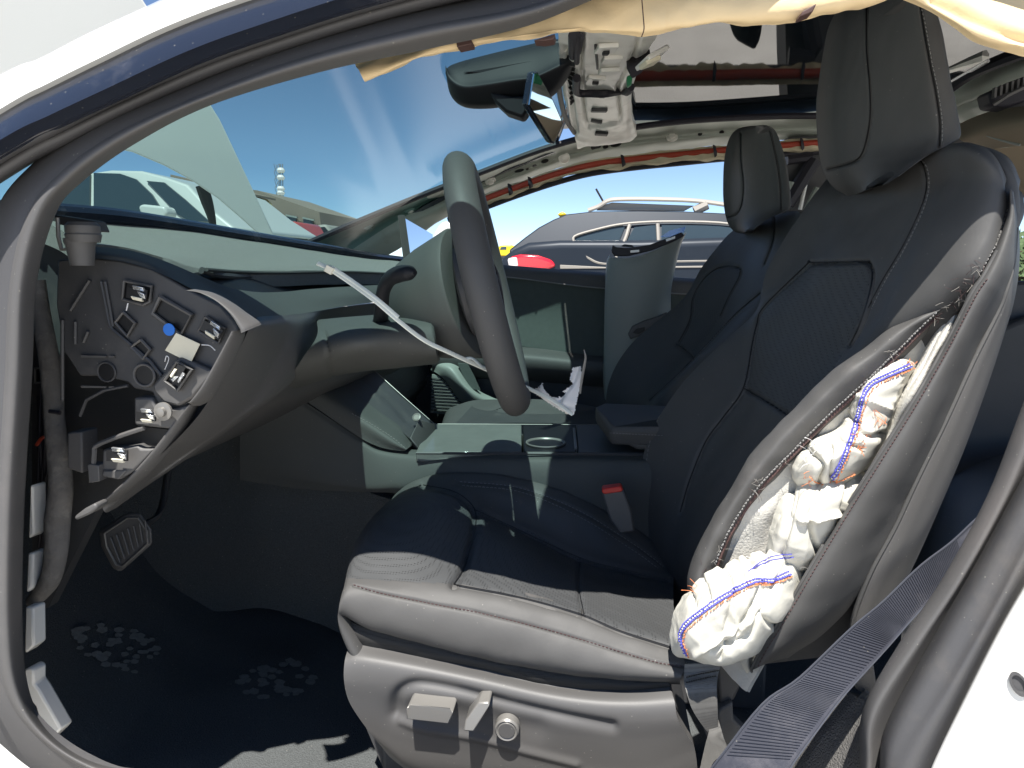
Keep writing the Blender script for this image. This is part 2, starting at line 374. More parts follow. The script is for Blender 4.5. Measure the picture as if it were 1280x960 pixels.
M['ground_bounce'] = mat('pale bounce ground', (.5, .475, .43), .95, bump=[('noise', 60, .6, .01)], var=(3, .2), dirt=(.6, .5, (.22, .2, .17), .5))  # ground out of view, kept pale to bounce fill light into the cabin
M['dry'] = mat('dry grass hill', (.3, .27, .16), .95, var=(.05, .25))
M['footprint'] = mat('dusty shoe print', (.2, .205, .195), .95, bump=[('noise', 300, .8, .002)], var=(120, .35))
# ================================================================== SETTING
def flat(name, pts, m, kind='structure'):
    o = MB().add(pts, [tuple(range(len(pts)))]).build(name, m, smooth=False); o['kind'] = kind; return o
flat('ground', [(-900, -300, 0), (900, -300, 0), (900, 1500, 0), (-900, 1500, 0)], M['ground_bounce'])
rows = []
for i in range(4):
    y = 150+i*120
    rows.append([Vector((x, y, (0, 3, 6, 7)[i]+(2.2*noise.noise(Vector((x*.01, i*3, 0))) if i else -.3))) for x in range(-600, 601, 60)])
G = grid_np(rows, 60, 12); o = mesh_grid('hills', G, M['dry']); o['kind'] = 'structure'

def car(name, label, paint, prof, glassprof, panes, Y, width, inset, wheels, group=None, mats=None, tilt=0):
    """prof, glassprof, panes: pixel outlines read at depth Y; the body is given its real width behind that"""
    c = P(*wheels[0][:2], Y) if wheels else P(*prof[0], Y)
    t = thing(name, label, 'car', (c.x, Y, 0), group)
    body = MB().prism([P(x, y, Y) for x, y in prof], (0, width, 0)).build('body', M[paint], t, bevel=.09, seg=4)
    cab = MB()
    n = len(glassprof); a = [P(x, y, Y) for x, y in glassprof]; zlo = min(p.z for p in a); zhi = max(p.z for p in a)
    fr = [p+Vector((0, .04+inset*(p.z-zlo)/(zhi-zlo), 0)) for p in a]; bk = [Vector((p.x, 2*Y+width-q.y, p.z)) for p, q in zip(a, fr)]
    cab.add(fr+bk, [tuple(range(n)), tuple(range(2*n-1, n-1, -1))]+[(i, i+n, (i+1) % n+n, (i+1) % n) for i in range(n)])
    cab.build('roof', M[paint], t, bevel=.07, seg=4)
    def on(x, y, lift=.012):
        p = P(x, y, Y); k = (p.z-zlo)/(zhi-zlo); q = ray(x, y); yy = Y+.04+inset*max(0, min(1, k))-lift
        return C0+q*(yy/q.y)
    for poly in panes:
        pts = [on(*q) for q in poly]
        MB().prism(pts, (0, .015, 0)).build('window', M['carglass'], t, smooth=False)
    for (x, zc, r) in wheels:
        px = P(x, 400, Y).x
        for yy in (Y+.08, Y+width-.3):
            w = MB().lathe([(0, r*.6), (.02, r*.95), (.05, r), (.2, r), (.23, r*.9)], (px, yy, r), (0, 1, 0), 28).build('wheel', M['tyre'], t)
            MB().lathe([(-.01, .03), (-.012, r*.55), (.03, r*.66)], (px, yy-.005, r), (0, 1, 0), 20).build('rim', M['rail'], w)
    return t, on

# dark grey SUV beyond the passenger window
YS = 7.6
suv, on = car('parked_car', 'dark grey wagon with silver roof rails and red tail light outside the passenger window', 'suv',
    [(622, 330), (628, 322), (640, 312), (660, 303), (700, 300), (800, 300), (920, 296), (1010, 300), (1090, 310), (1125, 340), (1130, 385), (1110, 420), (640, 420), (618, 390)],
    [(636, 312), (655, 296), (672, 283), (690, 273), (706, 266), (740, 262), (800, 261), (860, 262), (920, 265), (960, 275), (1010, 300), (1010, 306), (636, 316)],
    [[(716, 301), (718, 295), (732, 290), (760, 284), (778, 281), (781, 284), (768, 316), (759, 327), (735, 318)],
     [(793, 284), (820, 281), (822, 318), (775, 322), (779, 309)],
     [(827, 281), (900, 282), (940, 290), (960, 305), (962, 320), (827, 322)]], YS, 1.8, .2,
    [(690, 0, .35), (1040, 0, .35)])
MB().tube([on(*q, .03) for q in [(717, 303), (719, 295), (745, 287), (779, 280), (830, 277), (905, 279), (950, 290), (975, 310)]], .014, 6, n=30).build('window_trim', M['rail'], suv)
MB().tube([on(*q, .03) for q in [(787, 281), (781, 300), (770, 322)]], .02, 6, n=10).build('window_trim', M['rail'], suv)
MB().tube([on(*q, .03) for q in [(717, 303), (735, 322), (760, 330), (830, 327), (960, 325)]], .015, 6, n=24).build('window_trim', M['rail'], suv)
MB().tube([on(822, 280, .03), on(824, 322, .03)], .02, 6).build('window_trim', M['rail'], suv)
rl = MB().tube([P(x, y, YS+.35) for x, y in [(735, 263), (748, 258), (760, 251), (775, 249), (820, 249), (870, 251), (915, 257)]], .03, 8, n=40, flat=.6)
rl.tube([P(868, 264, YS+.35), P(884, 256, YS+.35)], .05, 8); rl.build('roof_rail', M['rail'], suv)
MB().prism([P(752, 257, YS+.37), P(765, 253, YS+.37), P(868, 257, YS+.37), P(855, 264, YS+.37), P(745, 263, YS+.37)], (0, .03, 0)).build('rail_web', M['rail'], suv, bevel=.01)
MB().prism([P(x, y, YS-.03) for x, y in [(637, 321), (650, 318), (672, 319), (690, 325), (695, 333), (680, 338), (640, 337)]], (0, .12, 0)).build('tail_light', M['taillight'], suv, bevel=.03, seg=3)
MB().prism([P(x, y, YS-.045) for x, y in [(634, 323), (646, 321), (648, 334), (636, 336)]], (0, .1, 0)).build('reversing_light', M['lamp_white'], suv, bevel=.02)
MB().prism([P(x, y, YS+.25) for x, y in [(696, 268), (703, 264), (709, 268), (702, 271)]], (0, .9, 0)).build('yellow_marker', M['yellow'], suv, bevel=.02)
MB().tube([P(754, 252, YS+.9), P(745, 236, YS+.9)], .012, 6).build('aerial', M['tyre'], suv)
MB().prism([P(x, y, YS-.01) for x, y in [(700, 331), (760, 334), (960, 331), (960, 334), (700, 336)]], (0, .03, 0)).build('door_moulding', M['rail'], suv, bevel=.004)

# yellow vehicle far away beside it
t = thing('work_truck', 'small bright yellow truck far away beside the grey wagon', 'truck', tuple(P(634, 320, 60).xy)+(0,))
MB().prism([P(x, y, 60) for x, y in [(622, 313), (624, 307), (639, 306), (643, 309), (644, 320), (622, 320)]], (0, 2.4, 0)).build('cab', M['yellow'], t, bevel=.1)
MB().prism([P(x, y, 60.) for x, y in [(620, 320), (646, 320), (646, 332), (620, 332)]], (0, 2.4, 0)).build('chassis', M['tyre'], t, bevel=.1)
MB().prism([P(x, y, 59.97) for x, y in [(625, 312), (626, 309), (633, 308), (633, 312)]], (0, .03, 0)).build('window', M['carglass'], t)

# white car beyond the windscreen
YW = 5.2
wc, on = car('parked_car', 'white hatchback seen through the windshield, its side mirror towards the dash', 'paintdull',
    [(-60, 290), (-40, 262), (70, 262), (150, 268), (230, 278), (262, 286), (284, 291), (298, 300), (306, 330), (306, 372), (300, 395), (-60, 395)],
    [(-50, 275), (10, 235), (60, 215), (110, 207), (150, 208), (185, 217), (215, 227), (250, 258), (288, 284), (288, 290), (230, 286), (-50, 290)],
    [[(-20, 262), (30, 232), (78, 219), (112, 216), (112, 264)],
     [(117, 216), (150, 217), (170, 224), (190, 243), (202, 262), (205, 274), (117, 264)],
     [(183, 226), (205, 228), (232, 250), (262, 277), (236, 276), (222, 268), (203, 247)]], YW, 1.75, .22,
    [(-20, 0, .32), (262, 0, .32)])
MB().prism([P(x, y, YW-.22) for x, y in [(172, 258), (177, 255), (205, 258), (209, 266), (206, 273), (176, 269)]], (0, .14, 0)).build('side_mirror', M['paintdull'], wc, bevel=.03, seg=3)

# small red and silver cars and the long building
def small_car(lab, px, py, w, h, Y, paint):
    t = thing('parked_car', lab, 'car', tuple(P(px, py, Y).xy)+(0,), 'cars parked far beyond the windshield')
    q = lambda a, b: P(px+a*w, py-b*h, Y)
    MB().prism([q(-.5, 0), q(-.5, .45), q(-.3, .55), q(.3, .55), q(.5, .42), q(.5, 0)], (0, 1.7, 0)).build('body', M[paint], t, bevel=.08, seg=3)
    MB().prism([q(-.42, .5), q(-.22, .95), q(.12, 1), q(.36, .5)], (0, 1.6, 0)).build('roof', M[paint], t, bevel=.08, seg=3)
    MB().prism([q(-.34, .56)-Vector((0, .02, 0)), q(-.2, .86)-Vector((0, .02, 0)), q(.1, .9)-Vector((0, .02, 0)), q(.28, .56)-Vector((0, .02, 0))], (0, .03, 0)).build('window', M['carglass'], t, smooth=False)
    for a in (-.3, .3):
        c = q(a, 0); MB().lathe([(0, .1), (.02, .3), (.2, .3)], (c.x, Y-.02, c.z), (0, 1, 0), 16).build('wheel', M['tyre'], t)
small_car('faded red sedan behind the tip of the raised hood', 362, 318, 52, 42, 17, 'redpaint')
small_car('silver grey sedan behind the far windshield pillar', 400, 316, 60, 36, 19, 'rail')
small_car('dark car parked at the ochre wall under the raised hood', 285, 300, 62, 44, 16, 'suv')
bt = thing('building', 'long low tan building with grey roof beside the raised hood', 'building', tuple(P(350, 300, 55).xy)+(0,))
bw = lambda pts, Y, d: MB().prism([P(x, y, Y) for x, y in pts], (0, d, 0))
bw([(300, 262), (404, 279), (404, 345), (300, 345)], 55, 9).build('wall', M['wall'], bt)
bw([(290, 234), (322, 238), (399, 265), (401, 281), (290, 262)], 54.4, 10).build('roof', M['roofing'], bt)
for x in (342, 364, 385):
    w = bw([(x-6, 265+(x-340)*.16), (x+6, 268+(x-340)*.16), (x+6, 278+(x-340)*.16), (x-6, 275+(x-340)*.16)], 54.2, .2).build('window', M['carglass'], bt)
    bw([(x-7, 264+(x-340)*.16), (x+7, 267+(x-340)*.16), (x+7, 269+(x-340)*.16), (x-7, 266+(x-340)*.16)], 54.1, .2).build('frame', M['pale_plastic'], w)
bt = thing('building', 'ochre yellow building wall behind the white hatchback', 'building', tuple(P(250, 300, 40).xy)+(0,))
bw([(215, 222), (255, 233), (262, 240), (266, 350), (215, 350)], 40, 8).build('wall', M['yellow_wall'], bt)
bw([(213, 218), (263, 231), (263, 234), (213, 222)], 39.8, 8.4).build('parapet', M['roofing'], bt)
mt = thing('radio_mast', 'slim lattice mast with pale antenna drums above the long building', 'mast', tuple(P(351, 300, 120).xy)+(0,))
b0 = P(351, 320, 120); top = P(351, 205, 120)
mm = MB()
for k in range(3):
    a = 2.09*k; d = Vector((math.cos(a), math.sin(a), 0))
    mm.tube([Vector((b0.x, b0.y, 0))+d*.5, top+d*.3], .07, 5)
for k in range(14):
    z = top.z*k/14
    for j in range(3):
        a, b = 2.09*j, 2.09*(j+1); mm.tube([Vector((b0.x+math.cos(a)*.45, b0.y+math.sin(a)*.45, z)), Vector((b0.x+math.cos(b)*.45, b0.y+math.sin(b)*.45, z+top.z/14))], .04, 4)
mm.build('lattice', M['roofing'], mt)
for y in (213, 222, 236, 241):
    MB().lathe([(-.4, .5), (0, .7), (.4, .5)], P(351, y, 119.4), (0, 0, 1), 12).build('antenna_drum', M['lamp_white'], mt)

def tree(lab, px, Y, h, r, seed, shrub=False):
    random.seed(seed); c = P(px, 330, Y); t = thing('shrub' if shrub else 'tree', lab, 'shrub' if shrub else 'tree', (c.x, Y, 0), 'trees at the edge of the lot')
    tk = MB().tube([Vector((c.x, Y, 0)), Vector((c.x+.1, Y, h*.5)), Vector((c.x, Y, h*.85))], [.16*h/5, .03], 7, n=8)
    for k in range(6):
        a = random.uniform(0, 6.28); tk.tube([Vector((c.x, Y, h*(.3+.07*k))), Vector((c.x+math.cos(a)*r*.7, Y+math.sin(a)*r*.7, h*(.5+.08*k)))], [.06, .015], 5, n=3)
    tk.build('trunk', M['bark'], t)
    cr_ = MB()
    cl = [(Vector((c.x+random.gauss(0, r*.45), Y+random.gauss(0, r*.45), h*random.uniform(.35, .95))), random.uniform(.25, .5)*r) for _ in range(22)]
    for p, rr in cl:
        for _ in range(70):
            q = p+Vector((random.gauss(0, 1), random.gauss(0, 1), random.gauss(0, .7)))*rr*.55
            u = Vector((random.gauss(0, 1), random.gauss(0, 1), random.gauss(0, 1))).normalized()*rr*.16; w = u.orthogonal().normalized()*rr*.1
            cr_.add([q-u, q+w, q+u, q-w], [(0, 1, 2, 3)])
    cr_.build('crown', M['foliage'], t, smooth=False)
tree('bushy green tree far beyond the wagon beside the yellow truck', 648, 90, 2.9, 2.6, 3)
tree('low green tree on the skyline right of the long building', 408, 90, 5.0, 5, 4)
tree('tall leaning green tree at the right edge behind the seat', 1275, 14, 1.62, 1.5, 5)
tree('rounded green tree at the skyline behind the seat shoulder', 1300, 16, 1.5, 2.2, 6)
random.seed(7)

# ================================================================== CAR BODY (foreground door frame)
body = thing('car_body', 'white car with its driver door gone, black sealed door opening and bare inner roof frame', 'car', (0, .7, .1))
# curve stations along the opening, from the roof to the foot of the front pillar (px); each row one line of the section
def fy(L, d=0):      # near frame: unseen rear roof side pulled inwards to let sun onto the seat
    return [(a, b, y+.03+d+(min(1, max(0, (a-680)/260))*.12 if b < 150 else 0)) for a, b, y in L]
def band(name, m, lines, nu=90, nv=8, **k):
    return sheet(name, [fy(L, .045) for L in lines], m, body, nu, nv, **k)
paint_hi = [(-330, 330), (-180, 200), (0, 97), (50, 76), (110, 45), (190, 8), (260, -25), (420, -85), (620, -130), (900, -150), (1500, -110)]
paint_lo = [(-330, 365), (-180, 250), (0, 136), (60, 104), (125, 72), (205, 34), (300, -2), (450, -48), (640, -90), (900, -110), (1500, -70)]
blk_lo = [(-330, 420), (-170, 285), (0, 178), (60, 148), (135, 113), (232, 68), (322, 35), (470, -12), (660, -56), (900, -88), (1500, -60)]
grv = [(-330, 450), (-170, 320), (0, 205), (70, 168), (145, 130), (240, 88), (330, 55), (480, 8), (665, -36), (900, -66), (1500, -40)]
def yy(L, y): return [(a, b, y) for a, b in L]
def mix(A_, B_, t): return [(a[0]*(1-t)+b[0]*t, a[1]*(1-t)+b[1]*t) for a, b in zip(A_, B_)]
hi2 = [(a-1, b-3) for a, b in paint_hi]
band('door_frame', M['paint'], [yy(hi2, .70), yy(paint_hi, .62), yy([(a, b-3) for a, b in mix(paint_hi, paint_lo, .5)], .592), yy(paint_lo, .585)], off=(0, .02, -.004))
band('drip_moulding', M['gloss'], [yy(paint_lo, .60), yy(mix(paint_lo, blk_lo, .15), .592), yy(mix(paint_lo, blk_lo, .85), .568), yy(blk_lo, .572)], off=(0, .02, -.004))
band('outer_seal', M['seal'], [yy(blk_lo, .59), yy([(a, b-2) for a, b in mix(blk_lo, grv, .5)], .585), yy(grv, .60), yy([(a+2, b+4) for a, b in grv], .66)], off=(0, .02, -.004))
A = [(1500, -90), (1000, -95), (800, -62), (660, -22), (520, 8), (360, 52), (215, 106), (110, 152), (40, 205), (-5, 262), (-30, 360), (-40, 480), (-48, 640), (-50, 780), (-38, 870), (0, 935), (70, 985), (160, 1010), (330, 1022), (600, 1035), (1000, 1050)]
Bm = [(1500, -75), (1000, -78), (800, -42), (660, 2), (520, 28), (360, 72), (228, 124), (128, 170), (60, 222), (24, 272), (4, 360), (-2, 480), (-12, 640), (-14, 780), (-2, 860), (34, 915), (92, 958), (165, 984), (335, 998), (600, 1008), (1000, 1020)]
Cc = [(1500, -50), (1000, -55), (800, -20), (660, 32), (530, 62), (400, 90), (262, 132), (168, 180), (104, 226), (70, 266), (46, 352), (40, 470), (30, 640), (28, 780), (36, 862), (62, 912), (112, 948), (180, 962), (340, 972), (600, 982), (1000, 990)]
sheet('inner_seal', [fy(yy(A, .69)), fy(yy(mix(A, Bm, .4), .665)), fy(yy(mix(A, Bm, .8), .652)), fy(yy(mix(Bm, Cc, .2), .646))], M['seal'], body, 160, 12, off=(0, .02, 0))
sheet('pillar_trim', [fy(yy(mix(Bm, Cc, .12), .652)), fy(yy(mix(Bm, Cc, .3), .638)), fy(yy(mix(Bm, Cc, .6), .640)), fy(yy(mix(Bm, Cc, .9), .662)), fy(yy(Cc, .675)), fy(yy(Cc, .70))], M['trim'], body, 160, 24, off=None)
# painted lower corner of the opening, bottom left, and the steel flange seen past the trim
sheet('sill', [yy([(-120, 780), (-60, 900), (-20, 945), (40, 990), (120, 1020), (400, 1045), (1000, 1060)], .60), yy([(-150, 800), (-90, 930), (-30, 985), (30, 1030), (120, 1070), (400, 1090), (1000, 1100)], .58)], M['paint'], body, 40, 4, off=(0, .02, 0))
fl = [[(37, 606), (41, 608), (42, 668), (35, 674)], [(34, 691), (41, 692), (40, 735), (32, 742)], [(31, 758), (41, 760), (42, 808), (30, 818)],
      [(28, 838), (36, 834), (42, 838), (42, 855), (48, 863), (76, 912), (62, 926), (50, 905), (44, 884), (30, 866)]]
for q in fl: MB().prism([P(x, y, .835) for x, y in q], (.004, .02, 0)).build('steel_flange', M['paint'], body, bevel=.003)

# rear door pillar at the right: trim, seal and painted side
bp = [[(1330, 380), (1282, 500), (1236, 618), (1180, 722), (1128, 800), (1080, 886), (1075, 960), (1070, 1060)],
      [(1350, 400), (1300, 515), (1256, 622), (1198, 728), (1146, 806), (1092, 893), (1086, 965), (1080, 1060)],
      [(1372, 410), (1310, 540), (1274, 604), (1222, 700), (1170, 790), (1108, 905), (1098, 965), (1090, 1060)]]
sheet('rear_pillar_trim', [yy(bp[0], .80), yy(bp[0], .76), yy(bp[1], .735), yy(bp[2], .75)], M['trim'], body, 60, 14, off=None)
bs = [[(1372, 410), (1310, 540), (1274, 604), (1222, 700), (1170, 790), (1108, 905), (1098, 965), (1090, 1060)],
      [(1400, 460), (1330, 580), (1285, 660), (1238, 750), (1186, 840), (1130, 930), (1112, 980), (1110, 1060)],
      [(1410, 500), (1350, 610), (1298, 700), (1252, 780), (1206, 870), (1164, 960), (1150, 1010), (1140, 1060)]]
sheet('rear_seal', [yy(bs[0], .752), yy([((a[0]*2+b[0])/3, (a[1]*2+b[1])/3) for a, b in zip(bs[0], bs[1])], .715), yy(bs[1], .70), yy([((a[0]+b[0])/2, (a[1]+b[1])/2) for a, b in zip(bs[1], bs[2])], .69), yy(bs[2], .705)], M['seal'], body, 60, 16, off=None)
pp = [[(1410, 500), (1350, 610), (1298, 700), (1252, 780), (1206, 870), (1164, 960), (1150, 1010), (1140, 1060)],
      [(1420, 506), (1360, 616), (1308, 706), (1262, 786), (1216, 875), (1174, 965), (1160, 1014), (1150, 1060)],
      [(1500, 560), (1440, 670), (1390, 740), (1350, 830), (1310, 900), (1280, 1000), (1270, 1030), (1260, 1060)],
      [(1600, 560), (1600, 670), (1600, 740), (1600, 830), (1600, 900), (1600, 1000), (1600, 1030), (1600, 1060)]]
G1 = [yy(pp[0], .706), yy(pp[1], .68), yy(pp[2], .66), yy(pp[3], .60)]
ro, Gp = sheet('rear_pillar_side', G1, M['paint'], body, 60, 30, off=None)
bv = bvh_of(Gp)
q1, n1 = drape(bv, 1272, 853, .001)
MB().lathe([(0, .011), (.003, .0125), (.003, .009), (-.004, .008)], q1, n1, 20, .55, up=(.5, 0, -1)).build('grommet', M['seal'], body)
# striker loop placed out of view to throw a shadow on the paint
q2, _ = drape(bv, 1300, 820, .004)
MB().tube([q2, q2+Vector((0, -.03, .0)), q2+Vector((.0, -.035, -.02)), q2+Vector((0, -.004, -.04))], .005, 8, n=16).build('striker', M['chrome'], body)

# windshield: curved sheet, base and header
def ws(v, u):       # v 0 base -> 1 header ; u 0 near -> 1 far
    s = 2*u-1
    bx, tx = -1.0+.13*s*s, -.06-.085*s*s
    Z = 1.075+(1.435-1.075)*v+.03*math.sin(math.pi*v); Y = 1.45+(.77-.06*v)*s
    return Vector((bx+(tx-bx)*v-.02*math.sin(math.pi*v), Y, Z-.015*s*s+.07*(1-s*s)*v))
Gw = np.array([[tuple(ws(i/24, j/32)) for j in range(33)] for i in range(25)])
wo_ = mesh_grid('windshield', Gw, M['wind'], body)
# black frit edges of the glass
frt = MB()
frt.tube([ws(v, 1.0)+Vector((.004, -.004, 0)) for v in np.linspace(0, 1, 24)], .011, 6)
frt.tube([ws(1, u) for u in np.linspace(0, 1, 20)], .006, 6)
frt.tube([ws(0, u) for u in np.linspace(0, 1, 20)], .012, 6)
frt.build('glass_edge', M['gloss'], body)
# roof glass
def rg(v, u):       # v front->rear, u near->far
    s = 2*u-1
    return Vector((-.058-.08*s*s+v*1.6, 1.45+.70*s, 1.475+.055*(1-s*s)+.03*math.sin(math.pi*v*.8)))
Gr = np.array([[tuple(rg(i/24, j/16)) for j in range(17)] for i in range(25)])
mesh_grid('roof_glass', Gr, M['roofglass'], body, off=(0, 0, .006))
# roof skin over the near rail, unseen, edge shaped for the cabin's shade
def vsheet(name, rows, m, parent=None, nu=30, nv=10, off=None): 
    return mesh_grid(name, grid_np(rows, nu, nv), m, parent, off)
vv = lambda L: [Vector(q) for q in L]
vsheet('roof_skin', [vv([(.0, .70, 1.36), (.06, .71, 1.375), (.15, .74, 1.39), (.5, .79, 1.43), (1.6, .80, 1.42)]),
                     vv([(-.02, .76, 1.42), (.04, .76, 1.43), (.15, .80, 1.45), (.5, .84, 1.47), (1.6, .85, 1.47)]),
                     vv([(-.12, .86, 1.45), (0, .87, 1.475), (.3, .87, 1.485), (.7, .87, 1.49), (1.6, .88, 1.48)])], M['paint'], body, off=(0, 0, .006))
# far side: bare inner rail of steel from the cowl to the rear
up = [(382, 306), (440, 281), (520, 248), (600, 217), (680, 187), (760, 166), (850, 153), (950, 147), (1030, 146), (1150, 150), (1300, 165)]
lo = [(470, 330), (520, 296), (560, 270), (605, 248), (690, 213), (770, 196), (850, 187), (950, 177), (1030, 173), (1150, 180), (1300, 200)]
m1 = [((a[0]*2+b[0])/3, (a[1]*2+b[1])/3) for a, b in zip(up, lo)]; m2 = [((a[0]+2*b[0])/3, (a[1]+2*b[1])/3) for a, b in zip(up, lo)]
fr_, Gf = sheet('inner_roof_rail', [yy(up, 2.10), yy(m1, 2.17), yy(m2, 2.185), yy(lo, 2.24)], M['primer'], body, 160, 24, off=(0, .05, .01), grooves=[([(430, 300), (520, 262), (620, 226), (700, 198), (780, 177), (900, 166), (1030, 160)], 3, .008)], wob=[(.006, 14, 3)])
bvf = bvh_of(Gf)
MB().tube([P(x, y-1, 2.09) for x, y in up], .0085, 8, n=90).build('glass_gasket', M['tape'], body)
hol = MB(); rim_ = MB()
for (x, y, w, h) in [(541, 256, 3, 3), (649, 213, 9, 3), (659, 211, 3, 3), (668, 207, 4, 4), (681, 201, 7, 4), (745, 183, 10, 6), (757, 184, 5, 4), (770, 181, 10, 6), (875, 168, 4, 3), (902, 165, 4, 4), (560, 250, 3, 3), (930, 163, 4, 3)]:
    p, n = drape(bvf, x, y, .0015)
    if p: MB().lathe([(-.001, w*.0023*.7), (.001, w*.0023*.7)], p, n, 16, max(.3, h/w), up=(1, 0, .3)).build('frame_hole', M['black'], body)
for (x, y) in [(613, 226), (705, 197), (840, 172), (460, 283), (512, 262)]:
    p, n = drape(bvf, x, y, .001)
    if p:
        MB().lathe([(0, .017), (.003, .016), (.004, .010), (.008, .009), (.009, .004)], p, n, 20).build('frame_bolt', M['zinc'], body)
# header: pressed steel cross member
hd = [[(722, 186, 2.12), (735, 183, 2.10), (760, 181, 2.10), (785, 178, 2.10), (796, 170, 2.12)],
      [(714, 150, 1.92), (727, 149, 1.88), (757, 150, 1.86), (780, 148, 1.88), (790, 146, 1.92)],
      [(704, 118, 1.66), (722, 117, 1.62), (752, 117, 1.60), (781, 116, 1.62), (790, 115, 1.66)],
      [(700, 80, 1.40), (720, 82, 1.37), (756, 82, 1.36), (790, 82, 1.37), (800, 80, 1.40)],
      [(698, 44, 1.18), (722, 44, 1.16), (765, 44, 1.15), (806, 44, 1.16), (822, 42, 1.18)],
      [(690, -40, .92), (720, -42, .9), (770, -44, .9), (830, -46, .9), (850, -48, .92)]]
ho, Gh = sheet('roof_header', hd, M['zinc'], body, 60, 80, off=(.0, .0, .02), grooves=[([(728, 44), (727, 90), (732, 152), (745, 157), (770, 154), (776, 148), (772, 110)], 2.0, .012), ([(800, 44), (790, 76), (772, 108)], 2, .01), ([(706, 60), (712, 110), (720, 165)], 2.5, .01)], wob=[(.003, 30, 5)])
bvh_ = bvh_of(Gh)
def pad(x, y, w, h, m, nm, lift, rot=0, par=None, bev=.002):
    p, n = drape(bvh_, x, y, lift)
    if p is None: return
    u = RT-n*RT.dot(n); u.normalize(); v = n.cross(u)
    c, s_ = math.cos(R_(rot)), math.sin(R_(rot)); d = (p-C0).dot(FW)/FPX
    k = max(.35, abs(v.dot(UP)))
    uu = u*c+v*s_; v2 = -u*s_+v*c
    Mx = Matrix((uu, v2, n)).transposed()
    return MB().box(p, (w*d, h*d/k, .008), Mx).build(nm, M[m], par or body, bevel=bev)
for a in [(758, 57, 26, 10, 'zinc', 'pressed_pad', .004, -5), (757, 58, 8, 4, 'black', 'slot', .009, -5), (765, 71, 24, 8, 'zinc', 'pressed_pad', .004, -3), (761, 86, 24, 8, 'zinc', 'pressed_pad', .004, -3), (745, 97, 22, 8, 'zinc', 'pressed_pad', .004, -4), (745, 97, 8, 3, 'black', 'slot', .009, 0),
          (751, 115, 28, 6, 'zinc', 'pressed_pad', .004, 0), (753, 114, 8, 3, 'black', 'slot', .009, 0), (749, 136, 20, 4, 'plastic_dk', 'slot', .003, 0), (746, 150, 14, 3, 'plastic_dk', 'slot', .003, 0), (752, 165, 16, 4, 'black', 'slot', .004, 0), (746, 68, 3, 40, 'plastic_dk', 'slot', .004, 8),
          (808, 58, 30, 16, 'zinc', 'sticker_plate', .02, -12), (806, 58, 20, 9, 'label', 'paper_tag', .026, -12)]:
    pad(*a)
for k in range(9):
    pad(716-k*.3, 78+k*6, 7, 1.2, 'black', 'slot', .003, 20, bev=0)
MB().tube([drape(bvh_, x, y, .008)[0] or P(x, y, 1.5) for x, y in [(722, 92), (722, 110), (740, 112), (757, 112), (772, 113), (783, 110), (787, 104)]], .008, 8, n=30).build('wiring', M['tape'], body)
MB().tube([P(706, 62, 1.3), P(706, 84, 1.42), P(708, 105, 1.6), P(712, 140, 1.8), P(716, 165, 2.0)], .004, 8, n=24).build('cable_pipe', M['zinc'], body)
MB().tube([P(697, 100, 1.5), P(702, 130, 1.7), P(708, 150, 1.85), P(718, 166, 2.0)], .006, 8, n=24).build('cable_pipe', M['plastic_dk'], body)
MB().prism([P(x, y, 1.3) for x, y in [(782, 84), (800, 74), (814, 68), (812, 78), (802, 92), (790, 100)]], (0, .03, .02)).build('dark_clip', M['tape'], body, bevel=.004)
MB().prism([P(x, y, 1.34) for x, y in [(783, 95), (791, 92), (790, 104), (784, 108)]], (0, .02, .0)).build('green_connector', mat('green connector', (.02, .2, .08), .4), body, bevel=.003)
for (a, b, w) in [((716, 44), (716, 70), .012), ((722, 42), (721, 78), .008), ((728, 44), (724, 66), .006)]:
    MB().tube([P(a[0], a[1], 1.14), P(b[0], b[1], 1.3)], w*.6, 8).build('cable_pipe', M['tape'], body)
# far lower body: inner sides, floor, bulkhead so that the cabin is closed
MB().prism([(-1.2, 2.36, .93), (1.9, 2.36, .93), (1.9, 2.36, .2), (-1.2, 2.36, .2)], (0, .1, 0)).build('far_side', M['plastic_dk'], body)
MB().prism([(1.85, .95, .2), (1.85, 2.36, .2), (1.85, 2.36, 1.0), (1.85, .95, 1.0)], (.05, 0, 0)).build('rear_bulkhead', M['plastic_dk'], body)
# rear quarter on the near side, behind the front seat (seen right of it)
MB().prism([P(1262, 352, 1.9), P(1500, 348, 1.9), P(1500, 900, 1.9), P(1130, 900, 1.9)], (0, .05, 0)).build('rear_door_panel', M['plastic_dk'], body, bevel=.01)
# upper right: rear roof structure
sheet('rear_roof_lining', [[(1030, 60, 1.9), (1160, -20, 1.7), (1400, -80, 1.5)], [(1120, 140, 2.1), (1200, 90, 1.95), (1420, 20, 1.8)], [(1160, 200, 2.2), (1240, 170, 2.15), (1450, 150, 2.1)]], M['plastic_dk'], body, 20, 20, wob=[(.01, 6, 2)])
sheet('rear_inner_rail', [[(1180, 118, 1.8), (1230, 88, 1.72), (1290, 62, 1.62), (1400, 20, 1.5)], [(1190, 135, 1.8), (1235, 108, 1.7), (1290, 84, 1.6), (1400, 45, 1.48)], [(1205, 155, 1.84), (1240, 138, 1.75), (1290, 120, 1.66), (1400, 90, 1.5)]], M['primer'], body, 30, 16, grooves=[([(1190, 142), (1240, 118), (1300, 95)], 2, .012)], wob=[(.004, 20, 1)])
MB().tube([P(1180, 116, 1.74), P(1215, 92, 1.68), P(1260, 72, 1.6), P(1330, 48, 1.5)], .022, 8, n=20, flat=.5).build('roof_strap', M['tape'], body)
MB().tube([P(1188, 103, 1.72), P(1235, 76, 1.6)], .004, 6).build('thin_rod', M['chrome'], body)
MB().tube([P(1176, 88, 1.9), P(1232, 72, 1.8)], .012, 6).build('thin_rod', M['zinc'], body)
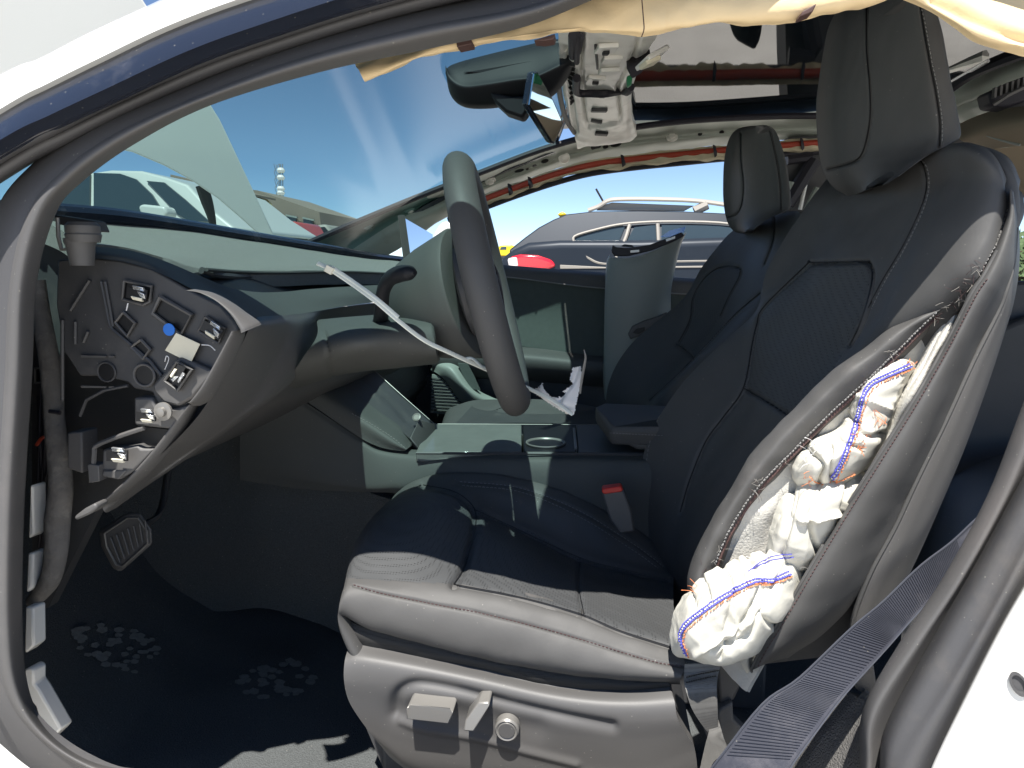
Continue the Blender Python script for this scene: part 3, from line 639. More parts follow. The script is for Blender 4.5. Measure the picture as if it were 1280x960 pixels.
MB().prism([P(x, y, 1.5) for x, y in [(1236, 114), (1246, 110), (1262, 102), (1290, 92), (1290, 124), (1262, 134), (1240, 132)]], (0, .05, 0)).build('rear_bracket', M['tape'], body, bevel=.006)
bb = MB()
for k in range(7): bb.box(P(1243+k*7, 116-k*2.6, 1.49), (.004, .01, .018), None)
bb.tube([P(1242, 131, 1.49), P(1262, 118, 1.48), P(1290, 104, 1.47)], .004, 6); bb.build('bracket_rib', M['plastic'], body)
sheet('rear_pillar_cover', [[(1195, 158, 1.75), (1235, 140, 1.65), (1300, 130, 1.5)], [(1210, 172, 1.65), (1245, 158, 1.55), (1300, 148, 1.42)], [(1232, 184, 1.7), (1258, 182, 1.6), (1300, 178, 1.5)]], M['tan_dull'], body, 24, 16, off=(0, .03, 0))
MB().tube([P(1234, 169, 1.6), P(1252, 175, 1.58), P(1275, 181, 1.55)], .003, 6).build('trim_edge', M['pale_plastic'], body)
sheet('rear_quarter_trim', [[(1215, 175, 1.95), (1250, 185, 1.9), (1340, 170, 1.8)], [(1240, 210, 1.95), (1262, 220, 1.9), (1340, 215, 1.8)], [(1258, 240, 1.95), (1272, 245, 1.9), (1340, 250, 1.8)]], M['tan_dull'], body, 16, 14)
# far B pillar metal behind the passenger headrest
sheet('far_pillar', [[(985, 172, 2.2), (1030, 170, 2.2), (1060, 172, 2.2)], [(975, 240, 2.2), (1015, 240, 2.2), (1050, 240, 2.2)], [(955, 340, 2.25), (1005, 340, 2.25), (1050, 340, 2.25)], [(940, 430, 2.3), (1005, 430, 2.3), (1050, 430, 2.3)]], M['plastic_dk'], body, 16, 24, off=(0, .08, 0), wob=[(.02, 9, 4)])
for (a, b, r, mm_) in [((990, 228), (978, 262), .012, 'primer'), ((1018, 200), (984, 255), .02, 'tape'), ((1010, 215), (1000, 262), .006, 'zinc'), ((984, 200), (1015, 196), .014, 'tape'), ((1022, 235), (1006, 268), .01, 'primer')]:
    MB().tube([P(*a, 2.16), P(*b, 2.16)], r, 8, n=4).build('pillar_bracket', M[mm_], body)
# unseen plate added under the dash to block sun from the footwell
MB().prism([(-1.05, .76, 1.02), (-1.05, 2.25, 1.02), (-.68, 2.25, 1.02), (-.72, 1.05, 1.02), (-.86, .76, 1.02)], (0, 0, -.03)).build('sun_block_plate', M['plastic_dk'], body)
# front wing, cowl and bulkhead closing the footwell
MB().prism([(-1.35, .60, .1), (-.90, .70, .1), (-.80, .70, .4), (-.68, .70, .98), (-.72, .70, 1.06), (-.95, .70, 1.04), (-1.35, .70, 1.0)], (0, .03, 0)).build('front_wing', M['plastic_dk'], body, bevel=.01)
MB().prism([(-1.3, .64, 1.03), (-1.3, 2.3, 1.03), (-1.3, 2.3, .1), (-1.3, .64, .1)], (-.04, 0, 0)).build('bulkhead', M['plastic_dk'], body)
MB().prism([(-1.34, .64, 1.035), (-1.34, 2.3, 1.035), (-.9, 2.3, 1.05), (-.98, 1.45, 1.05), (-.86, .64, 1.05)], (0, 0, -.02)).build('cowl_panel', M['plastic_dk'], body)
# floor
Gfl = grid_np([[Vector((x, y, z)) for y in (.80, 1.0, 1.2, 1.45, 2.3)] for x, z in ((-1.25, .95), (-1.12, .68), (-.98, .44), (-.86, .33), (-.72, .285), (-.4, .275), (0, .275), (.6, .28), (1.9, .30))], 60, 160)
flo = mesh_grid('floor_carpet', carve(Gfl, wob=[(.006, 9, 2)]), M['carpet'], body, off=(0, 0, -.03)); bvfl = bvh_of(Gfl)
MB().prism([(-.35, .68, .37), (1.6, .68, .37), (1.6, .68, .16), (-.35, .68, .16)], (0, .12, 0)).build('inner_sill', M['plastic_dk'], body, bevel=.02)
# ================================================================== SEATS
def loft(name, loops, m, parent, seg=64, n=60, grooves=(), wob=None, label=None):
    """closed cross-section loops of control points"""
    rr = []
    for L in loops:
        p = np.array([tuple(V3(q)) for q in L]); k = len(p); e = np.vstack([p[-1], p, p[0], p[1]])
        s = np.linspace(0, k, seg+1); i = np.minimum(s.astype(int), k-1); t = (s-i)[:, None]
        rr.append(cr(e[i], e[i+1], e[i+2], e[i+3], t))
    G = np.array([spl([r[j] for r in rr], n) for j in range(seg+1)]).transpose(1, 0, 2)
    G[:, -1] = G[:, 0]
    if grooves or wob: G = carve_out(G, grooves, wob); G[:, -1] = G[:, 0]
    nv, nu = n, seg
    v = []; f = []
    for i in range(nv+1): v += [tuple(q) for q in G[i, :nu]]
    for i in range(nv):
        for j in range(nu): f.append((i*nu+j, i*nu+(j+1) % nu, (i+1)*nu+(j+1) % nu, (i+1)*nu+j))
    f.append(tuple(range(nu))[::-1]); f.append(tuple(range(nv*nu, (nv+1)*nu)))
    mb = MB().add(v, f); o = mb.build(name, m, parent, smooth=True, label=label)
    return o, G
def carve_out(G, grooves, wob):
    du = np.gradient(G, axis=1); dv = np.gradient(G, axis=0); n = np.cross(du, dv); n /= np.maximum(np.linalg.norm(n, axis=2, keepdims=True), 1e-9)
    c = G.mean(axis=1, keepdims=True)
    s = np.sign(((G-c)*n).sum(2, keepdims=True)).mean(); n = n*(1 if s >= 0 else -1)
    Q = proj(G.reshape(-1, 3)); D = np.zeros(len(Q))
    vis = ((np.array(C0)-G)*n).sum(2).reshape(-1) > 0
    for line, w, dep in grooves:
        d = seg_dist(Q, px_spl(line, 60)); D -= dep*np.exp(-(d/w)**2)*vis
    if wob:
        for a, fq, sd_ in wob: D += np.array([a*noise.noise(Vector(p)*fq+Vector((sd_, 0, 0))) for p in G.reshape(-1, 3)])
    return G+n*D.reshape(G.shape[0], G.shape[1], 1)
def headrest_loops(rows, yl, ys, yr, bx, dx=0, dy=0):
    L = []
    for (l, s_, r, k) in rows:     # k 0..1 bulge scale
        ym = (yl+ys)/2; a = P(l[0], l[1], yl); b = P(s_[0], s_[1], ys); c = P(r[0], r[1], yr)
        fm = P((l[0]*.55+s_[0]*.45), (l[1]+s_[1])/2, ym-.018*k)
        f1 = P((l[0]*.86+s_[0]*.14), (l[1]*.86+s_[1]*.14), yl-.028)
        f2 = P((l[0]*.2+s_[0]*.8), (l[1]*.2+s_[1]*.8), ys+.03)
        L.append([a, f1, fm, f2, b, c, c+Vector((-.004, .08, .0)), a+Vector((.07*k, .0, .0))])
    return L

# ---------------------------------------------------------------- driver seat
ds = thing('driver_seat', 'black leather driver seat with torn side bolster and white airbag cloth bursting out', 'car seat', (.12, 1.08, .3))
top = [[(1040, 214, 1.36), (1062, 212, 1.32), (1105, 210, 1.24), (1142, 200, 1.14), (1170, 188, 1.06), (1205, 178, .98), (1240, 190, .92), (1262, 225, .89)],
       [(1020, 240, 1.31), (1045, 240, 1.25), (1098, 228, 1.12), (1146, 200, 1.01), (1178, 187, .95), (1214, 186, .875), (1246, 204, .85), (1266, 245, .86)],
       [(985, 292, 1.32), (1018, 290, 1.26), (1085, 270, 1.09), (1158, 240, .965), (1192, 228, .905), (1226, 228, .85), (1252, 236, .835), (1265, 268, .845)],
       [(957, 340, 1.33), (990, 340, 1.27), (1050, 326, 1.10), (1112, 328, .975), (1158, 300, .895), (1200, 290, .845), (1232, 292, .825), (1251, 305, .825)],
       [(944, 388, 1.335), (955, 390, 1.28), (1020, 385, 1.12), (1082, 385, .985), (1122, 366, .905), (1165, 348, .855), (1198, 340, .83), (1224, 350, .822)],
       [(900, 432, 1.34), (940, 435, 1.27), (985, 440, 1.14), (1052, 440, 1.01), (1090, 415, .93), (1120, 405, .885), (1160, 396, .86), (1200, 384, .85)],
       [(850, 482, 1.345), (924, 492, 1.25), (958, 500, 1.14), (1010, 500, 1.03), (1050, 480, .97), (1085, 470, .93), (1120, 455, .90), (1160, 440, .88)],
       [(812, 545, 1.345), (886, 558, 1.25), (925, 560, 1.15), (960, 565, 1.06), (995, 560, 1.0), (1030, 550, .96), (1060, 540, .93), (1090, 530, .91)],
       [(800, 610, 1.34), (855, 620, 1.25), (890, 625, 1.15), (920, 630, 1.07), (945, 635, 1.01), (975, 635, .97), (1005, 630, .94), (1030, 625, .92)],
       [(815, 690, 1.32), (838, 700, 1.25), (860, 705, 1.16), (880, 710, 1.08), (900, 715, 1.02), (925, 715, .98), (955, 712, .95), (985, 712, .93)],
       [(845, 790, 1.30), (855, 795, 1.24), (870, 800, 1.16), (885, 805, 1.08), (900, 806, 1.02), (915, 808, .98), (930, 808, .95), (950, 808, .93)]]
insert_poly = [(1010, 329), (1085, 326), (1090, 340), (1087, 365), (1075, 403), (1055, 440), (1030, 480), (985, 519), (929, 485), (938, 440), (947, 400), (955, 385)]
ins_edge = [(1062, 432), (1075, 404), (1087, 365), (1090, 342), (1084, 327), (1012, 329), (955, 383), (944, 410), (938, 440), (929, 485), (905, 520), (882, 552), (862, 600), (850, 640)]
gro = [(ins_edge[:5], 2.2, .007), (ins_edge[4:6], 2.2, .006), (ins_edge[5:], 2.2, .006), ([(929, 485), (955, 500), (985, 519), (1000, 530)], 2, .006),
       ([(1140, 196), (1153, 205), (1157, 232), (1150, 262), (1128, 308), (1103, 350), (1085, 385), (1070, 420)], 1.8, .004), ([(1262, 225), (1263, 262), (1252, 300), (1232, 340), (1212, 368)], 2, .006)]
Gb = carve(grid_np(top, 190, 210), gro, [(.0025, 9, 1), (.0012, 30, 2)])
Qc = proj(((Gb[:-1, :-1]+Gb[1:, 1:])/2).reshape(-1, 3)); mi = in_poly(Qc, insert_poly)
bo = mesh_grid('backrest_front', Gb, M['leather'], ds, off=(.03, .03, 0), mask=~mi)
io = mesh_grid('backrest_insert', Gb, M['perf'], ds, off=(.03, .03, 0), mask=mi)
bvb = bvh_of(Gb)
sm = MB(); line_on(sm, bvb, [(1062, 432), (1075, 404), (1087, 365), (1090, 342), (1086, 328), (1080, 327), (1014, 328), (1008, 331), (955, 383), (946, 405), (940, 430), (929, 485), (905, 520), (882, 552), (862, 600), (850, 640)], .0013, -.0002, n=140)
line_on(sm, bvb, [(929, 485), (955, 500), (985, 519)], .0012, -.0002); line_on(sm, bvb, [(1140, 197), (1153, 205), (1158, 232), (1150, 262), (1128, 308), (1103, 350), (1085, 385)], .0009, -.0002)
line_on(sm, bvb, [(1263, 240), (1262, 265), (1250, 305), (1230, 343), (1213, 368)], .0013, 0)
sm.build('seam_piping', M['black'], ds)
st = MB()
for ln in ([(1144, 196), (1158, 206), (1162, 232), (1154, 264), (1132, 310), (1108, 350), (1090, 386)], [(955, 352), (925, 385), (880, 428), (850, 470), (828, 512), (812, 555), (806, 600)], [(1259, 262), (1247, 300), (1226, 340)]):
    stitches(st, bvb, ln, 5.5, .6, .0006, .0008)
x_ = st.build('stitching', M['thread'], ds); x_['kind'] = 'stuff'
# outer side panel of the backrest
s1 = [(1263, 236), (1262, 268), (1246, 312), (1228, 345), (1213, 368), (1180, 432), (1140, 502), (1096, 572), (1052, 642), (1010, 712), (975, 772), (950, 812), (938, 838)]
s2 = [(1266, 240), (1270, 285), (1266, 330), (1258, 362), (1248, 388), (1216, 452), (1182, 526), (1146, 600), (1119, 658), (1090, 712), (1062, 758), (1030, 792), (985, 822)]
s1b = [((a[0]*.72+b[0]*.28), (a[1]*.72+b[1]*.28)) for a, b in zip(s1, s2)]; s1c = [((a[0]*.35+b[0]*.65), (a[1]*.35+b[1]*.65)) for a, b in zip(s1, s2)]
ysd = [.84, .835, .825, .82, .82, .815, .81, .81, .815, .82, .83, .84, .85]
def wy(L, Y, d=0): return [(a, b, y+d) for (a, b), y in zip(L, Y)]
so_, Gs = sheet('side_panel', [wy(s1, ysd, .022), wy(s1, ysd, .0), wy(s1b, ysd, -.012), wy(s1c, ysd, -.002), wy(s2, ysd, .03)], M['leather_side'], ds, 150, 40, off=None, grooves=[([(a-7, b+3) for a, b in s1b][3:], 1.5, -.0)], wob=[(.004, 8, 3), (.0015, 28, 9)])
bvs = bvh_of(Gs)
s3 = [(1268, 243), (1274, 290), (1274, 335), (1268, 375), (1258, 410), (1236, 478), (1206, 560), (1172, 640), (1145, 700), (1120, 750), (1095, 800), (1080, 840), (1070, 860)]
s2m = [((a[0]+b[0])/2, (a[1]+b[1])/2) for a, b in zip(s2, s3)]
s2l = [(a, b) for a, b in s2[:10]]+[(1070, 762), (1063, 795), (1062, 812)]
sheet('back_shell', [wy([(a-4, b) for a, b in s2l], ysd, .05), wy(s2l, ysd, .03), wy([((a[0]+b[0])/2, (a[1]+b[1])/2) for a, b in zip(s2l, s3)], ysd, .035), wy(s3, ysd, .08), wy([(a-6, b) for a, b in s3], ysd, .25)], M['plastic'], ds, 120, 24, off=None)
pm = MB(); line_on(pm, bvs, [(a+1, b+1) for a, b in s1][2:], .0019, .0005, n=150)
pm.tube([P(a, b, y+.028) for (a, b), y in zip(s2l, ysd)][1:12], .0028, 6, n=90); pm.build('side_piping', M['leather_side'], ds)
st = MB(); stitches(st, bvs, [(a+6, b+4) for a, b in s1][3:], 5, .6, .0007, .0006)
for k in (0,): x_ = st.build('stitching', M['brown_thread'], ds); x_['kind'] = 'stuff'
# back of the seat so that it is solid
MB().prism([P(1262, 262, .90), P(1230, 360, .90), P(1130, 520, .90), P(1000, 720, .92), P(955, 830, .93), P(1040, 820, .93), P(1150, 640, .9), P(1250, 420, .9)], (.02, .34, 0)).build('backrest_core', M['plastic_dk'], ds)
# torn front bolster flap
fa = [(1172, 390), (1120, 408), (1078, 436), (1030, 470), (985, 515), (940, 565), (902, 625), (874, 680), (858, 722), (857, 757)]
fb = [(1200, 374), (1166, 402), (1132, 436), (1086, 480), (1042, 520), (1002, 560), (952, 612), (918, 662), (898, 708), (888, 755)]
fm_ = [((a[0]*.6+b[0]*.4), (a[1]*.6+b[1]*.4)) for a, b in zip(fa, fb)]
fo_, Gfl2 = sheet('torn_bolster_flap', [yy([(a+8, b+6) for a, b in fa], .93), yy([(a+1, b+1) for a, b in fa], .885), yy(fm_, .848), yy(fb, .862), yy([(a+3, b+3) for a, b in fb], .885)], M['leather_side'], ds, 120, 30, off=None, wob=[(.004, 10, 6), (.002, 40, 1)])
bvfl2 = bvh_of(Gfl2)
st = MB(); stitches(st, bvfl2, [(a-5, b-4) for a, b in fb][:9], 4.6, .55, .0009, .0012, jig=.6); x_ = st.build('torn_stitching', M['thread'], ds); x_['kind'] = 'stuff'
frz = MB(); line_on(frz, bvfl2, [(a-1.5, b-1) for a, b in fb], .0022, .0004, n=110); frz.build('torn_edge', M['tape_brown'], ds)
bva = bvh_of(Gfl2, Gs, Gb)
hr = MB(); hairs(hr, bva, [(890, 700), (893, 715), (884, 735), (900, 685), (948, 608), (940, 600), (1085, 478), (1168, 398), (1195, 378), (1215, 352), (1225, 335), (1205, 365), (1110, 440), (980, 580), (1008, 708), (1180, 385)], 4, 4, 8, .0002)
x_ = hr.build('torn_fibres', M['hair'], ds); x_['kind'] = 'stuff'
hr = MB(); hairs(hr, bva, [(1212, 348), (1203, 362), (1222, 330), (1190, 385), (886, 720), (1175, 396), (1082, 482), (945, 612)], 6, 6, 9, .0002)
x_ = hr.build('torn_threads', M['brown_thread'], ds); x_['kind'] = 'stuff'
# exposed felt behind the tear
ga = [(1222, 350), (1196, 384), (1160, 415), (1128, 446), (1082, 488), (1038, 528), (998, 568), (948, 618), (912, 668), (892, 712), (878, 765), (872, 800)]
gb = [(1226, 352), (1200, 400), (1182, 436), (1144, 504), (1100, 574), (1056, 644), (1014, 714), (978, 775), (960, 805), (942, 838), (935, 850), (930, 860)]
gm = [((a[0]+b[0])/2, (a[1]+b[1])/2) for a, b in zip(ga, gb)]
sheet('exposed_felt', [yy([(a-12, b-8) for a, b in ga], .885), yy(ga, .874), yy(gm, .884), yy(gb, .875), yy([(a+8, b+5) for a, b in gb], .87)], M['felt'], ds, 110, 50, off=None, wob=[(.004, 10, 4), (.004, 18, 7, (.6, 0, 1)), (.002, 60, 3)])
MB().prism([P(x, y, .872) for x, y in [(1214, 352), (1222, 350), (1216, 364), (1204, 382), (1188, 386), (1200, 366)]], (0, .01, 0)).build('yellow_foam', mat('aged yellow foam', (.32, .27, .16), .95, bump=[('noise', 200, 1, .004)], var=(90, .4)), ds, bevel=.002)
# headrest
hrows = [((1092, -12), (1128, -12), (1140, -10), .35), ((1072, -8), (1140, -8), (1158, -4), .7), ((1050, 10), (1147, 2), (1168, 8), .95), ((1036, 38), (1153, 30), (1177, 34), 1), ((1028, 80), (1160, 72), (1186, 78), 1),
         ((1023, 122), (1167, 112), (1194, 120), 1), ((1022, 156), (1172, 146), (1200, 152), 1), ((1025, 190), (1174, 170), (1201, 170), 1), ((1031, 216), (1160, 188), (1190, 180), .95), ((1044, 235), (1138, 204), (1160, 194), .85), ((1062, 246), (1112, 228), (1124, 218), .5)]
hg = [([(1083, 0), (1083, 60), (1087, 110), (1087, 150), (1080, 185), (1070, 200), (1050, 208), (1034, 212)], 1.8, .005), ([(1148, -10), (1153, 30), (1161, 75), (1169, 115), (1174, 150), (1174, 182)], 1.6, .004)]
ho, Gh2 = loft('headrest', headrest_loops(hrows, 1.20, .955, .955, .10), M['leather'], ds, 220, 170, hg, [(.002, 10, 2), (.0008, 40, 2)], label='black leather headrest of the driver seat')
bvh2 = bvh_of(Gh2)
sm = MB(); line_on(sm, bvh2, hg[0][0], .0011, .0, n=80); line_on(sm, bvh2, hg[1][0], .001, 0, n=80); sm.build('seam_piping', M['black'], ds)
st = MB(); stitches(st, bvh2, [(1152, 5), (1157, 30), (1165, 75), (1173, 115), (1178, 150), (1178, 178)], 5.5, .6, .0006, .0008); x_ = st.build('stitching', M['thread'], ds); x_['kind'] = 'stuff'

# cushion
cu = [[(512, 640), (545, 625), (585, 612), (640, 615), (700, 628), (760, 655), (805, 680), (845, 715)],
      [(497, 616), (530, 598), (580, 590), (640, 596), (700, 612), (760, 640), (806, 668), (845, 702)],
      [(488, 626), (522, 606), (575, 606), (640, 616), (700, 634), (760, 660), (805, 688), (843, 716)],
      [(480, 636), (515, 612), (566, 616), (612, 642), (665, 668), (725, 697), (780, 712), (842, 724)],
      [(458, 656), (486, 634), (545, 634), (600, 668), (655, 692), (722, 722), (782, 742), (842, 756)],
      [(442, 690), (462, 672), (525, 676), (584, 704), (640, 720), (724, 748), (784, 768), (845, 786)],
      [(434, 722), (454, 718), (512, 722), (568, 730), (650, 747), (725, 767), (775, 786), (850, 808)],
      [(430, 736), (455, 736), (510, 747), (575, 760), (650, 778), (720, 797), (775, 813), (856, 833)],
      [(427, 752), (452, 760), (508, 774), (572, 790), (650, 808), (720, 824), (775, 834), (852, 844)],
      [(427, 768), (454, 781), (510, 798), (575, 814), (650, 830), (720, 841), (775, 847), (850, 850)],
      [(432, 772), (458, 786), (514, 802), (578, 818), (650, 834), (720, 845), (775, 851), (850, 856)]]
cy = [1.33, 1.32, 1.28, 1.23, 1.09, .96, .875, .845, .832, .835, .86]
cur_ = []
for L, y in zip(cu, cy):
    p0 = P(*L[0], y); cur_.append([p0+Vector((.03, 0, -.10)), p0+Vector((-.002, 0, -.03))]+[(a, b, y) for a, b in L])
cg = [([(529, 606), (567, 614), (590, 631), (595, 652), (588, 685), (580, 710), (567, 731)], 4.5, .009), ([(592, 636), (640, 658), (725, 697), (780, 712), (835, 724)], 3, .008), ([(725, 697), (724, 735), (730, 768)], 2, .004),
      ([(567, 731), (650, 747), (725, 768), (775, 789), (840, 810)], 2.0, .005), ([(442, 731), (475, 741), (537, 754), (608, 768), (692, 789), (754, 808), (817, 827), (854, 833)], 1.6, .0025),
      ([(575, 602), (650, 610), (725, 639), (796, 683), (829, 708)], 1.6, .0025)]
Gc = carve(grid_np(cur_, 200, 160), cg, [(.003, 9, 5), (.0012, 34, 2)])
Qc = proj(((Gc[:-1, :-1]+Gc[1:, 1:])/2).reshape(-1, 3))
cpoly = [(529, 606), (567, 614), (592, 634), (640, 656), (725, 697), (780, 712), (838, 724), (850, 760), (840, 810), (775, 788), (725, 767), (650, 746), (567, 730), (454, 724), (430, 722), (432, 690), (455, 650), (490, 618)]
mi = in_poly(Qc, cpoly); ii = np.arange(len(Qc))//200; mi &= (ii > 30) & (ii < 105)
mesh_grid('cushion_bolster', Gc, M['leather_side'], ds, off=(0, .02, -.003), mask=~mi)
mesh_grid('cushion_insert', Gc, M['perf'], ds, off=(0, .01, -.03), mask=mi)
bvc = bvh_of(Gc)
sm = MB(); line_on(sm, bvc, cg[0][0], .0012, -.0004, n=60); line_on(sm, bvc, cg[1][0], .0011, -.0004); line_on(sm, bvc, cg[2][0], .0009, -.0002); line_on(sm, bvc, cg[3][0], .0017, -.0003, n=120)
sm.build('seam_piping', M['black'], ds)
st = MB(); stitches(st, bvc, cg[4][0], 5, .6, .0007, .0004); x_ = st.build('stitching', M['brown_thread'], ds); x_['kind'] = 'stuff'
st = MB(); stitches(st, bvc, cg[5][0], 5, .6, .0006, .0006); stitches(st, bvc, [(578, 607), (650, 615), (722, 645), (790, 687), (822, 710)], 5, .6, .0006, .0006); x_ = st.build('stitching', M['thread'], ds); x_['kind'] = 'stuff'
# woven strip and plastic valance below it
mt_ = [(428, 771), (454, 784), (525, 803), (608, 822), (692, 838), (775, 848), (836, 849)]
ml_ = [(433, 798), (450, 808), (520, 822), (605, 840), (690, 860), (775, 866), (838, 862)]
sheet('woven_strip', [yy(mt_, .85), yy([((a[0]+b[0])/2, (a[1]+b[1])/2) for a, b in zip(mt_, ml_)], .846), yy(ml_, .852)], M['mesh'], ds, 90, 12, off=(0, .05, 0), wob=[(.002, 20, 1)])
va = [[(436, 808), (448, 806), (470, 810), (520, 820), (600, 837), (680, 855), (740, 863), (790, 863), (836, 857)],
      [(431, 826), (446, 824), (470, 826), (520, 834), (600, 850), (680, 868), (740, 876), (792, 878), (843, 876)],
      [(430, 850), (446, 850), (474, 852), (520, 858), (600, 874), (680, 892), (740, 898), (796, 900), (847, 898)],
      [(436, 876), (452, 878), (480, 884), (525, 892), (600, 904), (680, 918), (740, 924), (800, 926), (858, 918)],
      [(452, 902), (466, 908), (490, 920), (530, 930), (600, 938), (680, 946), (740, 952), (805, 956), (868, 935)],
      [(470, 925), (482, 935), (505, 952), (540, 962), (605, 970), (680, 978), (740, 984), (808, 986), (872, 965)],
      [(486, 945), (498, 955), (522, 972), (552, 985), (610, 995), (680, 1000), (740, 1005), (808, 1008), (874, 1000)]]
vy = [.85, .828, .82, .822, .826, .832, .85]
arch = [(494, 893), (496, 872), (506, 860), (525, 855), (560, 860), (600, 870), (650, 883), (710, 897), (765, 908)]
sheet('seat_valance', [yy(L, y) for L, y in zip(va, vy)], M['plastic'], ds, 190, 110, off=(0, .02, 0), grooves=[(arch, 7, .006), ([(500, 902), (530, 912), (570, 918), (610, 926), (660, 940), (720, 955)], 5, -.003), ([(500, 890), (560, 892), (620, 900), (670, 910)], 16, .004)])
Gva = grid_np([yy(L, y) for L, y in zip(va, vy)], 60, 40); bvv = bvh_of(Gva)
MB().prism([P(x, y, .95) for x, y in [(440, 810), (836, 862), (868, 940), (874, 1010), (500, 1010), (445, 880)]], (0, .36, 0)).build('seat_base', M['plastic_dk'], ds)
mbb = MB()
f4 = [P(508, 890, .797), P(511, 880, .80), P(561, 886, .80), P(566, 891, .797)]
mbb.prism([P(508, 886, .79), P(512, 880, .797), P(562, 886, .797), P(566, 891, .79), P(561, 905, .797), P(508, 899, .797)], (0, .028, 0)); mbb.build('seat_switch', M['button'], ds, bevel=.0025, label='long horizontal seat slide switch')
MB().prism([P(598, 878, .80), P(611, 877, .80), P(612, 882, .797), P(592, 915, .79), P(579, 914, .79), P(582, 900, .795)], (0, .03, 0)).build('seat_switch', M['button'], ds, bevel=.0025, label='upright backrest tilt switch')
kc = P(635, 905, .822)
MB().lathe([(0, .0155), (.012, .0155), (.0145, .0135), (.013, .011), (.0135, .0105)], kc, (0, -1, 0), 36).build('lumbar_knob', M['button'], ds)
MB().lathe([(.012, .0108), (.0146, .0100)], kc, (0, -1, 0), 36).build('knob_face', M['plastic'], ds)
# seat rails
for yy_ in (.95, 1.24): MB().box((.0, yy_, .335), (.62, .045, .09)).build('seat_rail', M['plastic_dk'], ds, bevel=.006)

# ---------------------------------------------------------------- side airbag cloth
ab = thing('side_airbag', 'torn white side airbag cloth with blue and orange stitching hanging out of the driver seat', 'airbag', tuple(P(930, 780, .83)))
def fold(name, rows, wob, nu=70, nv=50, m='airbag', off=(0, .01, 0)):
    o, G = sheet(name, rows, M[m], ab, nu, nv, off=off, wob=wob); return G
def folds(G_, ridges):   # creases: (line px, width, height)
    return G_
rw = [[(856, 752, .85), (870, 742, .835), (890, 722, .83), (915, 712, .83), (945, 702, .835), (975, 694, .84), (992, 690, .87)],
      [(842, 790, .835), (862, 768, .805), (890, 748, .79), (918, 735, .79), (950, 722, .80), (985, 718, .82), (1002, 720, .86)],
      [(840, 812, .83), (862, 792, .79), (892, 775, .785), (922, 760, .785), (952, 748, .795), (982, 742, .81), (996, 748, .85)],
      [(848, 822, .83), (870, 812, .79), (898, 798, .785), (926, 784, .79), (950, 772, .785), (972, 766, .81), (984, 768, .85)],
      [(862, 828, .85), (880, 828, .81), (905, 826, .79), (930, 812, .795), (948, 798, .81), (962, 788, .83), (972, 786, .86)],
      [(866, 830, .87), (884, 831, .85), (908, 829, .84), (934, 818, .845), (950, 803, .85), (960, 796, .86), (970, 790, .88)]]
def gat(G, lines):
    return carve(G, lines)
creL = [([(900, 705), (915, 740), (905, 800)], 4, .006), ([(935, 700), (950, 735), (900, 822)], 3, .008), ([(960, 695), (955, 770), (975, 780)], 3, .007), ([(870, 815), (905, 795), (940, 775)], 4, -.006), ([(890, 812), (930, 795), (950, 765)], 3, .006), ([(985, 700), (965, 735)], 3, .006),
        ([(866, 735), (872, 760)], 2, .004), ([(882, 725), (890, 752)], 2, .004), ([(925, 708), (935, 735)], 2, .004)]
G1 = carve(grid_np(rw, 100, 80), creL, [(.004, 9, 3), (.006, 17, 8, (1, 0, .35)), (.0012, 60, 1, (.6, 0, -1))]); mesh_grid('lower_billow', G1, M['airbag'], ab, off=(0, .012, 0))
rw = [[(985, 628, .86), (1010, 612, .85), (1040, 600, .85), (1065, 592, .86), (1085, 592, .88)],
      [(968, 668, .85), (990, 645, .825), (1020, 630, .82), (1050, 622, .83), (1072, 622, .86)],
      [(962, 690, .85), (985, 678, .82), (1012, 660, .82), (1040, 648, .83), (1058, 648, .86)],
      [(960, 705, .86), (985, 700, .835), (1008, 692, .83), (1028, 680, .84), (1040, 675, .87)],
      [(975, 715, .88), (992, 716, .86), (1006, 712, .86), (1020, 705, .86), (1030, 700, .88)]]
creM = [([(1000, 612), (985, 660), (975, 700)], 4, .008), ([(1028, 605), (1010, 650), (1020, 690)], 3, .009), ([(1045, 640), (1000, 650)], 3, -.006), ([(1060, 600), (1045, 655)], 3, .006)]
G2 = carve(grid_np(rw, 80, 70), creM, [(.004, 10, 13), (.007, 17, 2, (.5, 0, 1)), (.0012, 60, 1, (1, 0, 0))]); mesh_grid('middle_fold', G2, M['airbag'], ab, off=(0, .012, 0))
rw = [[(1086, 470, .87), (1105, 462, .86), (1122, 455, .86), (1134, 450, .86), (1140, 455, .87)],
      [(1068, 505, .865), (1086, 492, .845), (1104, 484, .845), (1118, 482, .855), (1126, 488, .87)],
      [(1052, 540, .86), (1070, 530, .835), (1088, 522, .835), (1104, 520, .845), (1116, 522, .87)],
      [(1020, 560, .86), (1046, 556, .83), (1072, 552, .825), (1090, 552, .84), (1100, 552, .87)],
      [(1002, 580, .855), (1030, 578, .82), (1056, 574, .82), (1076, 574, .84), (1086, 575, .87)],
      [(1000, 596, .86), (1022, 600, .83), (1046, 596, .83), (1066, 590, .85), (1078, 586, .87)],
      [(1008, 603, .88), (1026, 606, .86), (1048, 602, .86), (1064, 596, .87), (1074, 592, .88)]]
creU = [([(1015, 568), (1028, 580), (1024, 602)], 3, .009), ([(1062, 520), (1085, 545), (1100, 540)], 3, .006), ([(1050, 552), (1075, 560)], 3, .006), ([(1082, 500), (1105, 510)], 4, -.005), ([(1040, 560), (1040, 600)], 2.5, .006)]
G3 = carve(grid_np(rw, 80, 90), creU, [(.005, 12, 23), (.006, 18, 2, (.6, 0, 1)), (.0012, 60, 1, (1, 0, .2))]); mesh_grid('upper_fold', G3, M['airbag'], ab, off=(0, .012, 0))
